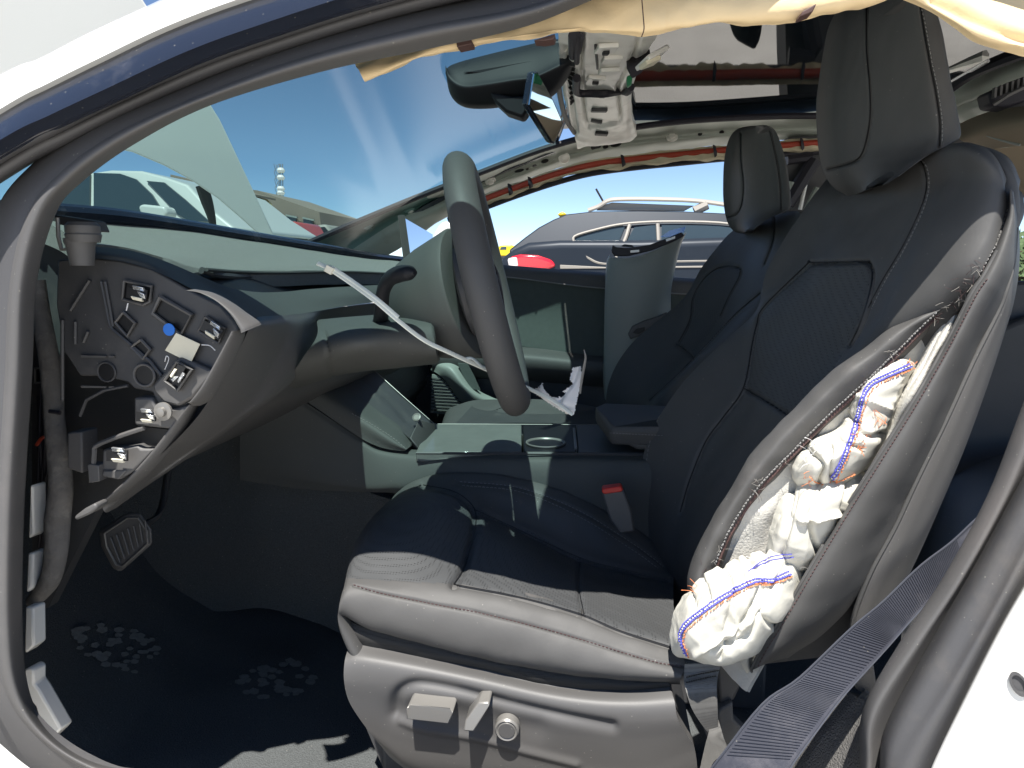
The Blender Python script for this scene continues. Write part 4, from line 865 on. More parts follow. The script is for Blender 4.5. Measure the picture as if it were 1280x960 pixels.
rw = [[(1196, 374, .875), (1203, 372, .865), (1210, 372, .87)], [(1176, 410, .87), (1186, 408, .85), (1196, 404, .86)], [(1150, 455, .87), (1162, 452, .845), (1174, 448, .86)], [(1128, 492, .87), (1142, 490, .845), (1152, 488, .86)], [(1112, 530, .875), (1120, 528, .86), (1130, 526, .87)], [(1090, 580, .88), (1094, 578, .87), (1100, 576, .875)]]
G4 = carve(grid_np(rw, 20, 80), (), [(.005, 20, 3)]); mesh_grid('rolled_edge', G4, M['felt'], ab, off=(0, .012, 0))
rw = [[(985, 710, .875), (1005, 695, .865), (1020, 690, .87)], [(972, 740, .87), (990, 728, .85), (1002, 725, .87)], [(966, 765, .875), (980, 752, .86), (992, 748, .87)]]
G5 = carve(grid_np(rw, 20, 30), (), [(.006, 20, 8)]); mesh_grid('small_fold', G5, M['airbag'], ab, off=(0, .01, 0))
rw = [[(925, 815, .86), (940, 800, .85), (955, 790, .865)], [(926, 830, .86), (936, 822, .85), (946, 812, .865)], [(934, 842, .87), (938, 838, .865), (942, 832, .87)]]
G6 = carve(grid_np(rw, 20, 30), (), [(.005, 25, 8)]); mesh_grid('small_fold', G6, M['airbag'], ab, off=(0, .01, 0))
bvx = bvh_of(G1, G2, G3, G5)
blue = [[(856, 816), (850, 796), (855, 782), (870, 768), (895, 750), (920, 735), (945, 724), (965, 724), (985, 715)], [(1040, 596), (1052, 570), (1062, 548), (1072, 520), (1078, 496), (1088, 480), (1105, 470), (1122, 462), (1136, 455)]]
bt_ = MB(); br = MB(); og = MB()
for L in blue:
    for o_, rr in ((0, .0018), (4, .0018)):
        stitches(bt_, bvx, [(x+o_*.6, y+o_*.7) for x, y in L], 3.0, .8, rr*.62, .0016, jig=.4)
    stitches(br, bvx, [(x+1.2, y+1.5) for x, y in L], 3.6, .45, .0011, .0015, jig=.8)
    stitches(og, bvx, [(x+5, y+5) for x, y in L], 4.0, .6, .0007, .0016, jig=1.4)
stitches(og, bvx, [(1012, 595), (1025, 605), (1045, 602), (1068, 592)], 4, .7, .0007, .0016, jig=1.2)
stitches(og, bvx, [(935, 728), (960, 731), (982, 724)], 4, .7, .0007, .0016, jig=1)
line_on(bt_, bvx, [(940, 712), (960, 702), (978, 698), (992, 696)], .0006, .001); line_on(bt_, bvx, [(935, 715), (960, 698), (990, 692)], .0005, .001)
for b_, nm, m_ in ((bt_, 'blue_stitching', 'blue_thread'), (br, 'pale_stitching', 'airbag'), (og, 'orange_stitching', 'orange_thread')):
    x_ = b_.build(nm, M[m_], ab); x_['kind'] = 'stuff'
hr = MB(); hairs(hr, bvx, [(866, 735), (862, 742), (1135, 453), (1010, 600), (1072, 560), (1080, 545), (1095, 520)], 7, 4, 9, .0003); x_ = hr.build('loose_orange_threads', M['orange_thread'], ab); x_['kind'] = 'stuff'
hr = MB(); hairs(hr, bvx, [(930, 705), (945, 690), (900, 720), (1008, 575), (1020, 565), (915, 715)], 10, 8, 12, .0003); x_ = hr.build('frayed_fibres', M['paper'], ab); x_['kind'] = 'stuff'

# ---------------------------------------------------------------- passenger seat
ps = thing('passenger_seat', 'black leather passenger seat beyond the console with its smaller looking headrest', 'car seat', (.3, 1.82, .3))
pr = [[(925, 282, 2.02), (945, 278, 1.95), (968, 268, 1.85), (990, 264, 1.72), (1002, 268, 1.64), (1015, 290, 1.62)],
      [(905, 300, 2.03), (925, 296, 1.96), (955, 285, 1.85), (985, 275, 1.70), (1000, 285, 1.62), (1012, 305, 1.60)],
      [(878, 335, 2.04), (895, 334, 1.98), (925, 333, 1.86), (962, 320, 1.68), (985, 325, 1.60), (1000, 345, 1.58)],
      [(858, 368, 2.05), (870, 368, 1.99), (905, 370, 1.87), (938, 372, 1.67), (965, 362, 1.58), (990, 380, 1.56)],
      [(826, 398, 2.06), (862, 402, 1.98), (890, 410, 1.88), (905, 415, 1.68), (935, 400, 1.57), (965, 420, 1.55)],
      [(790, 430, 2.07), (848, 430, 1.98), (868, 438, 1.88), (878, 444, 1.68), (905, 428, 1.57), (940, 455, 1.55)],
      [(766, 466, 2.07), (815, 465, 1.98), (838, 470, 1.88), (846, 470, 1.68), (866, 456, 1.58), (900, 485, 1.56)],
      [(757, 505, 2.06), (785, 505, 1.98), (805, 508, 1.88), (812, 510, 1.68), (825, 500, 1.60), (860, 520, 1.58)],
      [(765, 560, 2.04), (780, 560, 1.98), (795, 562, 1.88), (800, 566, 1.68), (810, 565, 1.6), (840, 570, 1.58)]]
pedge = [(848, 428), (862, 400), (866, 372), (880, 348), (900, 334), (922, 334), (924, 345), (912, 368), (900, 395)]
pg = [(pedge, 1.6, .007), ([(845, 430), (855, 436), (866, 446)], 1.5, .006), ([(950, 366), (920, 392), (886, 428), (845, 470), (812, 500)], 1.6, .006), ([(968, 272), (966, 300), (955, 330)], 1.4, .005)]
Gp2 = carve(grid_np(pr, 120, 120), pg, [(.004, 7, 1)])
Qp = proj(((Gp2[:-1, :-1]+Gp2[1:, 1:])/2).reshape(-1, 3)); mp = in_poly(Qp, [(848, 428), (862, 400), (866, 372), (880, 348), (900, 334), (922, 334), (924, 345), (912, 368), (900, 395), (868, 446)])
mesh_grid('backrest_front', Gp2, M['leather'], ps, off=(.05, .0, 0), mask=~mp); mesh_grid('backrest_insert', Gp2, M['perf'], ps, off=(.05, 0, 0), mask=mp)
bvp = bvh_of(Gp2)
sm = MB(); line_on(sm, bvp, pedge, .0016, 0); line_on(sm, bvp, pg[2][0], .0014, 0); line_on(sm, bvp, pg[3][0], .0010, 0); line_on(sm, bvp, pg[1][0], .0014, 0); sm.build('seam_piping', M['black'], ps)
st = MB(); stitches(st, bvp, [(943, 380), (912, 402), (878, 438), (838, 480)], 3.6, .6, .0007, .001); x_ = st.build('stitching', M['thread'], ps); x_['kind'] = 'stuff'
def sq(x, y): return ((x-1022)*.47+906, (y+10)*.525+160)
prow = [(tuple(a), tuple(b), tuple(c), k) for (a, b, c, k) in [((932, 158), (952, 157), (958, 158), .4), ((922, 161), (958, 159), (966, 162), .75), ((914, 170), (963, 166), (973, 170), .95), ((909, 184), (967, 182), (979, 186), 1), ((906, 205), (971, 203), (984, 208), 1), ((905, 228), (974, 226), (987, 230), 1),
        ((905, 248), (976, 245), (989, 250), 1), ((907, 266), (975, 259), (987, 262), 1), ((911, 280), (966, 268), (974, 268), .9), ((918, 289), (950, 279), (956, 276), .75), ((925, 292), (940, 288), (943, 286), .4)]]
pho, Gph = loft('headrest', headrest_loops(prow, 1.94, 1.70, 1.69, .10), M['leather'], ps, 120, 90, [([(925, 166), (926, 200), (929, 230), (927, 255), (920, 268), (909, 272)], 1.3, .005), ([(962, 164), (968, 190), (974, 225), (976, 262)], 1.2, .004)], [(.002, 9, 1)])
bvq = bvh_of(Gph); sm = MB(); line_on(sm, bvq, [(925, 166), (926, 200), (929, 230), (927, 255), (920, 268), (909, 272)], .0013, 0); line_on(sm, bvq, [(962, 164), (968, 190), (974, 225), (976, 262)], .0012, 0); sm.build('seam_piping', M['black'], ps)
# cushion
pc = [[(556, 520, 2.06), (580, 504, 2.06), (620, 499, 2.06), (680, 500, 2.06), (730, 505, 2.06), (790, 520, 2.04)],
      [(552, 530, 1.98), (575, 512, 1.98), (618, 507, 1.98), (680, 512, 1.98), (735, 520, 1.98), (790, 535, 1.98)],
      [(548, 545, 1.80), (570, 532, 1.80), (618, 534, 1.80), (680, 540, 1.8), (740, 545, 1.8), (790, 552, 1.8)],
      [(548, 560, 1.60), (575, 545, 1.60), (620, 545, 1.60), (680, 545, 1.6), (740, 552, 1.6), (790, 562, 1.6)]]
Gpc = carve(grid_np([[P(*L[0])+Vector((.02, 0, -.12))]+L for L in pc], 80, 60), [([(600, 530), (612, 515), (640, 505), (660, 500)], 1.6, .005)], [(.003, 8, 2)])
mesh_grid('cushion', Gpc, M['leather'], ps, off=(0, 0, -.05)); bvpc = bvh_of(Gpc)
sm = MB(); line_on(sm, bvpc, [(598, 531), (612, 516), (640, 506), (665, 501)], .001, 0); sm.build('seam_piping', M['black'], ps)
MB().prism([P(555, 545, 1.62), P(790, 560, 1.62), P(800, 700, 1.62), P(570, 700, 1.62)], (0, .42, 0)).build('seat_base', M['plastic_dk'], ps)
for yy_ in (1.7, 2.0): MB().box((.1, yy_, .33), (.6, .045, .09)).build('seat_rail', M['plastic_dk'], ps, bevel=.006)

# rear bench seen behind the driver seat
rb = thing('rear_bench', 'dark rear bench seat in the shade behind the torn driver seat', 'car seat', (1.2, 1.3, .3))
sheet('cushion', [[P(1150, 640, 1.75), P(1200, 590, 1.75), P(1300, 560, 1.75), P(1500, 560, 1.75)], [P(1140, 670, 1.4), P(1190, 610, 1.4), P(1290, 640, 1.4), P(1500, 640, 1.4)], [P(1130, 760, 1.1), P(1180, 740, 1.1), P(1290, 740, 1.1), P(1500, 760, 1.1)]], M['leather'], rb, 20, 30, off=(0, 0, -.1))
MB().prism([P(1205, 430, 1.85), P(1290, 395, 1.85), P(1500, 380, 1.85), P(1500, 640, 1.85), P(1180, 640, 1.85)], (0, .04, 0)).build('seat_back', M['leather'], rb, bevel=.01)

# ---------------------------------------------------------------- belts
def ribbon(name, L, Rr, m, par, nu=90, nv=10, wob=None, off=(0, .002, -.001)):
    mid_ = [((a[0]+b[0])/2, (a[1]+b[1])/2, (a[2]+b[2])/2) for a, b in zip(L, Rr)]
    return sheet(name, [L, mid_, Rr], m, par, nu, nv, off=off, wob=wob)
sb = thing('seat_belt', 'navy seat belt webbing stretched from the sill up past the rear pillar trim', 'seat belt', tuple(P(950, 900, .70)))
bl = [(1222, 646, .86), (1190, 676, .85), (1150, 706, .84), (1105, 750, .82), (1062, 786, .79), (1000, 846, .765), (952, 880, .745), (890, 958, .72), (830, 1030, .70)]
brr = [(1223, 652, .86), (1198, 700, .85), (1168, 742, .84), (1132, 782, .82), (1112, 804, .80), (1060, 862, .765), (1030, 900, .745), (985, 962, .72), (940, 1040, .70)]
sbo, Gsb = ribbon('webbing', bl, brr, M['webbing'], sb, 160, 14, wob=[(.002, 12, 2)])
rb_ = MB(); lsp = spl([V3(q) for q in bl], 150); rsp = spl([V3(q) for q in brr], 150)
for k in range(17, 137):
    a = Vector(Gsb[0, k])
    d = (C0-a).normalized()*.0018
    p0 = Vector(Gsb[1, k])+d; p1 = Vector(Gsb[7, k])+d; p2 = Vector(Gsb[13, k])+d
    rb_.tube([p0, p1, p2], .0004, 4)
rb_.tube([Vector(q)+Vector((0, -.001, 0)) for q in Gsb[0, ::4]], .0011, 4); rb_.tube([Vector(q)+Vector((0, -.001, 0)) for q in Gsb[14, ::4]], .0011, 4)
x_ = rb_.build('weave_ribs', M['webbing_rib'], sb); x_['kind'] = 'stuff'
an = thing('belt_anchor_strap', 'short grey twisted belt strap hanging under the airbag cloth beside the seat valance', 'strap', tuple(P(880, 900, .84)))
ribbon('upper_strap', [(856, 830, .84), (855, 846, .835), (857, 862, .82), (866, 888, .82), (882, 912, .83), (895, 925, .84)], [(902, 828, .84), (898, 842, .835), (896, 860, .82), (897, 884, .82), (898, 908, .83), (900, 930, .84)], M['webbing_grey'], an, 50, 8)
ribbon('lower_strap', [(886, 898, .835), (886, 914, .83), (882, 930, .83), (877, 952, .83), (870, 985, .83)], [(898, 900, .832), (904, 920, .828), (908, 938, .83), (890, 956, .83), (884, 990, .83)], M['webbing_grey'], an, 40, 8)
Ga = grid_np([[(856, 826, .838), (855, 846, .833), (857, 862, .818)], [(902, 824, .838), (898, 842, .833), (896, 860, .818)]], 20, 20); bvn = bvh_of(Ga)
st = MB(); 
for o_ in (0, 7): stitches(st, bvn, [(858, 847+o_), (878, 842+o_), (898, 838+o_)], 3, .6, .0008, .0015)
x_ = st.build('strap_stitching', M['black'], an); x_['kind'] = 'stuff'
MB().prism([P(x, y, .88) for x, y in [(895, 826), (928, 812), (930, 850), (918, 876), (900, 882)]], (0, .03, 0)).build('anchor_cover', M['plastic'], an, bevel=.004)
MB().prism([P(x, y, .87) for x, y in [(898, 888), (916, 878), (917, 900), (934, 916), (905, 945), (895, 930)]], (0, .02, 0)).build('anchor_plate', M['webbing_grey'], an, bevel=.003)
MB().prism([P(x, y, .86) for x, y in [(877, 905), (886, 912), (897, 928), (890, 940)]], (0, .01, 0)).build('anchor_plate', M['webbing_grey'], an, bevel=.003)
# rear seat base bracket and carpeted sill patch
sc = thing('sill_carpet', 'small patch of grey carpet at the foot of the rear pillar trim', 'carpet', tuple(P(1060, 930, .80)))
sheet('carpet_patch', [[(1072, 872, .86), (1090, 880, .84), (1096, 900, .80)], [(1040, 905, .86), (1070, 910, .83), (1090, 925, .79)], [(1010, 950, .86), (1050, 960, .82), (1084, 970, .78)], [(990, 1000, .86), (1040, 1010, .82), (1080, 1020, .78)]], M['carpet_grey'], sc, 30, 30, off=(0, .03, -.01), wob=[(.003, 30, 1)])
rl_ = thing('belt_guide', 'pale plastic belt guide in the shadow below the navy webbing', 'belt guide', tuple(P(1080, 830, .86)))
MB().prism([P(x, y, .87) for x, y in [(1082, 836), (1092, 826), (1098, 868), (1088, 872), (1070, 862), (1064, 845)]], (0, .02, 0)).build('guide_plate', M['plastic'], rl_, bevel=.003)
MB().tube([P(1060, 905, .86), P(1072, 885, .86), P(1088, 868, .86)], .008, 8, n=10).build('guide_arm', M['plastic'], rl_)
# ================================================================== HOOD
hd_ = thing('raised_hood', 'white hood of the car raised steeply, seen above and through the windshield', 'car hood', (-1.7, 1.3, 1.1))
q0 = P(250, 220, 3.0); nH = Vector((.5, -.8, -.18))
hp = [(-60, -60), (60, -60), (120, -55), (150, -45), (188, 15), (230, 78), (275, 150), (310, 224), (346, 301), (338, 303), (322, 292), (300, 272), (272, 248), (240, 226), (205, 207), (165, 190), (90, 176), (0, 172), (-120, 178), (-120, -60)]
MB().prism([PL(x, y, q0, nH) for x, y in hp], Vector((-.5, .8, .18))*.03).build('hood_skin', M['paintflat'], hd_, bevel=.006, seg=3)
MB().tube([PL(x, y, q0+Vector((-.1, .1, 0)), nH) for x, y in [(252, 232), (258, 250), (264, 270), (268, 290)]], [.028, .028, .02, .012], 8, n=8).build('gas_strut', M['tyre'], hd_)

# ================================================================== DASHBOARD
da = thing('dashboard', 'dark dashboard stripped of its side cover, with open sockets and a cream paper tag', 'dashboard', tuple(P(220, 420, .84)))
# windshield base trim strip (black) across the car
MB().tube([P(*q) for q in [(20, 262, .90), (75, 266, .95), (150, 272, 1.05), (235, 284, 1.22), (330, 299, 1.5), (400, 310, 1.75), (460, 320, 1.98), (510, 326, 2.2)]], [.0135, .0135, .013, .012, .011], 10, n=60, flat=1).build('cowl_strip', M['gloss'], da)
# top pad
tp = [[(40, 272, .92), (150, 277, 1.06), (235, 287, 1.22), (330, 302, 1.5), (400, 313, 1.75), (460, 322, 1.98), (520, 329, 2.2)],
      [(70, 284, .89), (150, 290, 1.0), (235, 299, 1.14), (330, 311, 1.4), (400, 321, 1.65), (460, 328, 1.9), (520, 334, 2.14)],
      [(95, 300, .87), (150, 304, .95), (225, 315, 1.04), (315, 325, 1.26), (395, 331, 1.5), (460, 335, 1.78), (520, 340, 2.06)],
      [(118, 306, .85), (160, 310, .90), (205, 322, .95), (255, 337, 1.04), (350, 338, 1.30), (440, 339, 1.62), (520, 343, 2.0)]]
sheet('top_pad', tp, M['suede'], da, 90, 40, off=(0, 0, -.03), wob=[(.001, 12, 2)])
# rolled front edge near the driver end
fe = [[(112, 306, .85), (160, 309, .885), (205, 321, .93), (255, 338, .99), (300, 347, 1.06), (400, 344, 1.36), (520, 346, 1.9)],
      [(112, 312, .835), (160, 318, .86), (205, 332, .89), (255, 352, .93), (305, 364, 1.0), (400, 362, 1.30), (520, 358, 1.86)]]
sheet('vent_slot', [[(112, 308, .87), (205, 328, .97), (258, 338, 1.06), (340, 338, 1.32), (440, 338, 1.66), (520, 342, 2.02)], [(112, 314, .87), (205, 334, .97), (285, 350, 1.08), (350, 350, 1.34), (440, 350, 1.68), (520, 352, 2.02)], [(112, 330, .86), (205, 350, .96), (300, 370, 1.06), (360, 366, 1.32), (440, 360, 1.66), (520, 358, 2.0)]], M['black'], da, 50, 16)
MB().tube([P(*q) for q in [(252, 338, 1.02), (280, 345, 1.07), (340, 346, 1.30), (440, 345, 1.64), (520, 347, 2.0)]], .0055, 8, n=40).build('vent_blade', M['plastic_dk'], da)
MB().tube([P(*q) for q in [(258, 337, 1.0), (300, 340, 1.14), (350, 341, 1.3), (440, 340, 1.62), (520, 344, 2.0)]], .003, 8, n=40).build('pad_edge', M['dash'], da)
# leading fascia with its rounded brow
fa_ = [[(110, 308, .795), (160, 312, .86), (205, 326, .88), (250, 345, .90), (296, 362, .93), (345, 365, 1.12), (420, 359, 1.42), (520, 354, 1.88)],
       [(108, 314, .782), (158, 320, .790), (205, 335, .805), (255, 357, .87), (310, 378, .90), (365, 378, 1.10), (440, 368, 1.42), (520, 362, 1.86)],
       [(110, 322, .772), (160, 329, .775), (205, 344, .780), (255, 368, .790), (325, 398, .875), (388, 390, 1.10), (450, 380, 1.42), (520, 372, 1.86)]]
sheet('brow', fa_, M['dash'], da, 110, 30, off=None, wob=[(.001, 10, 1)])
fb_ = [[(322, 396, .872), (360, 394, .99), (392, 390, 1.10), (440, 382, 1.36), (520, 374, 1.85)], [(312, 410, .780), (350, 410, .94), (385, 406, 1.06), (420, 400, 1.3), (520, 385, 1.84)],
       [(298, 440, .775), (338, 446, .92), (378, 446, 1.03), (410, 430, 1.27), (520, 410, 1.82)], [(268, 490, .775), (312, 498, .90), (350, 488, .98), (395, 462, 1.2), (520, 440, 1.8)],
       [(240, 530, .780), (270, 538, .87), (308, 520, .93), (352, 498, 1.1), (500, 460, 1.8)], [(190, 580, .785), (205, 585, .86), (232, 574, .89), (300, 530, 1.05), (480, 470, 1.8)], [(128, 634, .790), (133, 640, .800), (150, 628, .87), (200, 590, .95), (400, 500, 1.8)]]
sheet('knee_panel', fb_, M['plastic'], da, 70, 90, off=(0, .012, .0), wob=[(.0015, 9, 1)])
# sunlit rim strips of the side opening
def strip(nm, o1, o2, y0, y1, m, nu=50, wr=.02):
    mid_ = [((a[0]+b[0])/2, (a[1]+b[1])/2, (y0+y1)/2-.006) for a, b in zip(o1, o2)]
    return sheet(nm, [yy(o1, y0+.012), yy(o1, y0), mid_, yy(o2, y1), yy(o2, y1+wr)], M[m], da, nu, 16, off=None)
strip('rim_strip', [(232, 363), (250, 366), (270, 376), (288, 392), (300, 410), (302, 416)], [(246, 361), (268, 366), (290, 378), (308, 391), (322, 401), (326, 406)], .71, .74, 'plastic')
strip('rim_strip', [(290, 414), (284, 426), (268, 456), (252, 484), (238, 502), (234, 502)], [(306, 412), (304, 424), (288, 460), (268, 494), (252, 506), (240, 507)], .71, .74, 'plastic')
strip('rim_strip', [(236, 506), (215, 532), (190, 565), (160, 598), (130, 625), (118, 632)], [(248, 508), (234, 535), (208, 570), (178, 600), (142, 628), (124, 637)], .775, .80, 'plastic', wr=.03)
MB().prism([P(x, y, .71) for x, y in [(92, 646), (94, 651), (112, 643), (122, 635), (118, 629), (105, 636)]], (0, .02, 0)).build('rim_hook', M['plastic'], da, bevel=.003)
# recessed side plate
sp_ = [(112, 322), (150, 326), (190, 336), (235, 362), (275, 382), (292, 402), (298, 412), (285, 428), (262, 470), (238, 502), (228, 512), (200, 512), (190, 490), (168, 486), (160, 478), (128, 470), (100, 470), (80, 440), (70, 380), (72, 325)]
Yp = .782
MB().prism([P(x, y, Yp) for x, y in sp_], (0, .012, 0)).build('side_plate', M['plastic_dk'], da, bevel=.002)
MB().prism([P(x, y, .93) for x, y in [(50, 262), (120, 300), (300, 400), (330, 420), (240, 560), (120, 640), (60, 760), (40, 760), (40, 300)]], (0, .02, 0)).build('inner_wall', M['plastic_dk'], da)
def socket(pts, y=Yp, w=.0035, m='plastic', nm='socket'):  # flat black inset stands in for the dark of an open pocket
    p = [P(a, b, y-.004) for a, b in pts]; o = MB().prism([q+Vector((0, .003, 0)) for q in p], (0, .003, 0)).build(nm, M['black'], da, smooth=False)
    f = MB().tube(p+[p[0]], w*.55, 6); f.build('socket_rim', M[m], o); return o
socket([(155, 351), (190, 358), (187, 377), (179, 381), (153, 374)])
socket([(200, 371), (240, 394), (226, 418), (191, 392)], w=.005)
socket([(154, 390), (169, 404), (159, 420), (144, 403)])
socket([(176, 424), (188, 437), (179, 448), (164, 434)], w=.004)
socket([(257, 396), (281, 411), (273, 429), (248, 414)])
socket([(221, 452), (240, 462), (222, 488), (206, 476)], y=.772)
p = P(181, 469, Yp-.004)
o = MB().lathe([(0, .0125), (.003, .0125)], p, (0, 1, 0), 28).build('round_hole', M['black'], da, smooth=False)
MB().tube([p+Vector((math.cos(a)*.013, -.001, math.sin(a)*.013)) for a in np.linspace(0, 6.283, 30)[:-1]], .0016, 6, closed=True).build('hole_rim', M['plastic'], o)
p = P(133, 465, Yp-.002)
MB().tube([p+Vector((math.cos(a)*.0115, 0, math.sin(a)*.0115)) for a in np.linspace(0, 6.283, 30)[:-1]], .0012, 6, closed=True).build('round_emboss', M['plastic_dk'], da)
MB().lathe([(0, .010), (.002, .010)], p, (0, 1, 0), 24).build('round_hole', M['black'], da)
rib = MB()
for L in [[(112, 350), (88, 388)], [(126, 352), (136, 402), (140, 412)], [(131, 352), (141, 408)], [(136, 408), (188, 452), (202, 470)], [(78, 400), (78, 500)], [(94, 402), (94, 430)], [(110, 414), (104, 428)]]:
    MB().tube([P(a, b, Yp-.003) for a, b in L], .0022, 6).build('moulded_rib', M['plastic_dk'], da)
rib.tube([P(*a, Yp-.003) for a in [(160, 482), (130, 488), (108, 500), (100, 520)]], .002, 6); rib.build('moulded_rib', M['plastic_dk'], da)
for y in (445, 483):
    MB().prism([P(101, y-1, Yp-.004), P(132, y, Yp-.004), P(132, y+2, Yp-.004), P(101, y+2, Yp-.004)], (0, .003, 0)).build('pale_slot', M['plastic'], da)
    MB().prism([P(136, y, Yp-.004), P(142, y, Yp-.004), P(142, y+2, Yp-.004), P(136, y+2, Yp-.004)], (0, .003, 0)).build('pale_slot', M['plastic'], da)
# lower brackets
Y2 = .772
MB().prism([P(x, y, Y2) for x, y in [(201, 470), (220, 448), (226, 446), (262, 462), (268, 464), (240, 498), (222, 508), (205, 504), (192, 490), (190, 482)]], (0, .02, 0)).build('lower_bracket', M['plastic'], da, bevel=.003)
socket([(221, 452), (240, 462), (222, 488), (206, 476)], y=Y2-.002)
MB().prism([P(x, y, Y2+.004) for x, y in [(167, 497), (190, 497), (196, 512), (222, 510), (238, 506), (216, 537), (168, 532)]], (0, .02, 0)).build('lower_bracket', M['plastic'], da, bevel=.003)
MB().prism([P(x, y, Y2+.003) for x, y in [(128, 562), (172, 557), (176, 561), (192, 562), (166, 590), (150, 600), (126, 594)]], (0, .02, 0)).build('lower_bracket', M['plastic'], da, bevel=.003)
MB().prism([P(x, y, Y2) for x, y in [(128, 588), (158, 588), (148, 600), (127, 596)]], (0, .02, 0)).build('bracket_lip', M['plastic'], da, bevel=.002)
MB().prism([P(x, y, .79) for x, y in [(130, 548), (176, 533), (210, 537), (196, 560), (130, 562), (122, 560)]], (0, .02, 0)).build('dark_recess', M['black'], da)
MB().tube([P(*a, Y2-.002) for a in [(180, 535), (150, 545), (121, 557), (118, 566), (117, 585)]], .003, 6, n=20).build('bracket_edge', M['plastic'], da)
MB().prism([P(x, y, Y2-.006) for x, y in [(109, 581), (113, 580), (123, 582), (124, 602), (111, 604)]], (0, .015, 0)).build('small_tab', M['plastic'], da, bevel=.001)
MB().prism([P(x, y, .8) for x, y in [(84, 541), (102, 540), (103, 592), (84, 586)]], (0, .03, 0)).build('pale_rib', M['trim'], da, bevel=.002)
p = P(205, 514, Y2-.004)
MB().lathe([(0, .011), (-.003, .011), (-.004, .006), (-.009, .0055), (-.010, .003)], p, (0, 1, 0), 28).build('screw_boss', M['button'], da)
# bright spring clips with cream plastic guides
def clip(x, y, rot, Yc, s=1.0):
    c_, s_ = math.cos(R_(rot)), math.sin(R_(rot))
    def L(a, b): return P(x+s*(a*c_-b*s_), y+s*(a*s_+b*c_), Yc)
    o = MB().prism([L(-11, -4), L(11, -4), L(11, 7), L(-11, 7)], (0, .002, 0)).build('clip', M['black'], da, smooth=False)
    MB().prism([L(-4, -8)-Vector((0, .004, 0)), L(8, -7)-Vector((0, .005, 0)), L(8, -2), L(-5, -3)], (0, .004, 0)).build('spring', M['clip'], o, bevel=.0007)
    MB().prism([L(2, -2)-Vector((0, .004, 0)), L(10, 0)-Vector((0, .004, 0)), L(10, 6), L(4, 4)], (0, .004, 0)).build('spring', M['clip'], o, bevel=.0007)
    MB().prism([L(-5, 4)-Vector((0, .003, 0)), L(7, 5)-Vector((0, .003, 0)), L(7, 9), L(-4, 8)], (0, .004, 0)).build('guide', M['clip_cream'], o, bevel=.0007)
clip(171, 366, 8, .772, 1.15); clip(265, 411, 28, .772, 1.2); clip(223, 468, 118, .762, 1.0); clip(182, 519, 0, .765, 1.1); clip(146, 568, 0, .76, 1.2)
tg = thing('paper_tag', 'cream paper tag stuck on the dark side plate of the dashboard', 'tag', tuple(P(230, 436, .772)))
MB().prism([P(x, y, .774) for x, y in [(220, 416), (250, 430), (238, 454), (206, 438)]], (0, .0012, 0)).build('tag_sheet', M['label'], tg, bevel=.0003)
bd = thing('blue_sticker', 'round bright blue sticker just above the cream paper tag', 'sticker', tuple(P(211, 412, .771)))
MB().lathe([(0, .0072), (.0012, .0072)], P(211, 412, .7725), (0, 1, 0), 28).build('sticker_disc', M['bluedot'], bd)
wl = MB()
wl.tube([P(*a, .77) for a in [(160, 379), (158, 388)]], .0007, 5)
wl.tube([P(*a, .77) for a in [(206, 452), (208, 445), (211, 449), (206, 462)]], .0005, 5, n=12); wl.tube([P(*a, .77) for a in [(252, 431), (262, 432), (269, 438)]], .0006, 5, n=8)
wl.build('glue_trace', M['paper'], da)
# round damper above the side plate at the pillar foot
dm = thing('door_sensor', 'stubby grey plastic plug on a metal bracket at the foot of the front pillar', 'plug', tuple(P(104, 305, .745)))
MB().lathe([(-.0, .012), (-.022, .015), (-.026, .0165), (-.03, .0165)], P(103, 332, .745), (0, 0, -1), 28, .9).build('plug_body', M['plastic'], dm)
MB().lathe([(0, .0165), (.008, .0185), (.010, .0175), (.011, .0178), (.018, .0178), (.022, .014)], P(105, 303, .745), (0, 0, 1), 28, .9).build('plug_cap', M['plastic'], dm)
MB().prism([P(x, y, .765) for x, y in [(66, 268), (118, 276), (124, 290), (70, 280)]], (0, .02, .0)).build('bracket_plate', M['plastic_dk'], dm, bevel=.002)
MB().tube([P(72, 272, .745), P(73, 296, .745), P(77, 312, .745), P(86, 311, .745)], .0022, 6).build('bracket_arm', M['button'], dm)
# wiring sleeve down the side
wh = thing('wiring_sleeve', 'dusty grey wrapped wiring loom hanging down inside the door opening', 'wiring loom', tuple(P(70, 600, .82)))
MB().tube([P(*a) for a in [(46, 350, .86), (52, 395, .86), (60, 440, .855), (66, 490, .85), (68, 525, .848), (73, 570, .845), (76, 610, .84), (72, 650, .84), (70, 690, .84), (62, 725, .845), (42, 752, .86)]], [.010, .011, .012, .0125, .0125, .014, .015, .016, .0145, .0135, .010], 14, n=90).build('sleeve', M['foam_grey'], wh)
MB().tube([P(62, 514, .838), P(75, 516, .838)], .003, 6).build('tie', M['tape'], wh)
random.seed(12)
for k in range(9):
    x = 48+k*3; MB().tube([P(x, 500+random.uniform(-20, 10), .90), P(x+random.uniform(-8, 8), 560, .885), P(x+random.uniform(-8, 10), 620, .89), P(52+random.uniform(-6, 8), 700, .90)], .0022, 6, n=20).build('cable', M['tape'], wh)
MB().tube([P(46, 556, .88), P(52, 548, .875), P(60, 545, .88)], .0025, 6, n=8).build('red_wire', M['red'], wh)
socket([(44, 460), (62, 460), (62, 478), (44, 478)], y=.90)

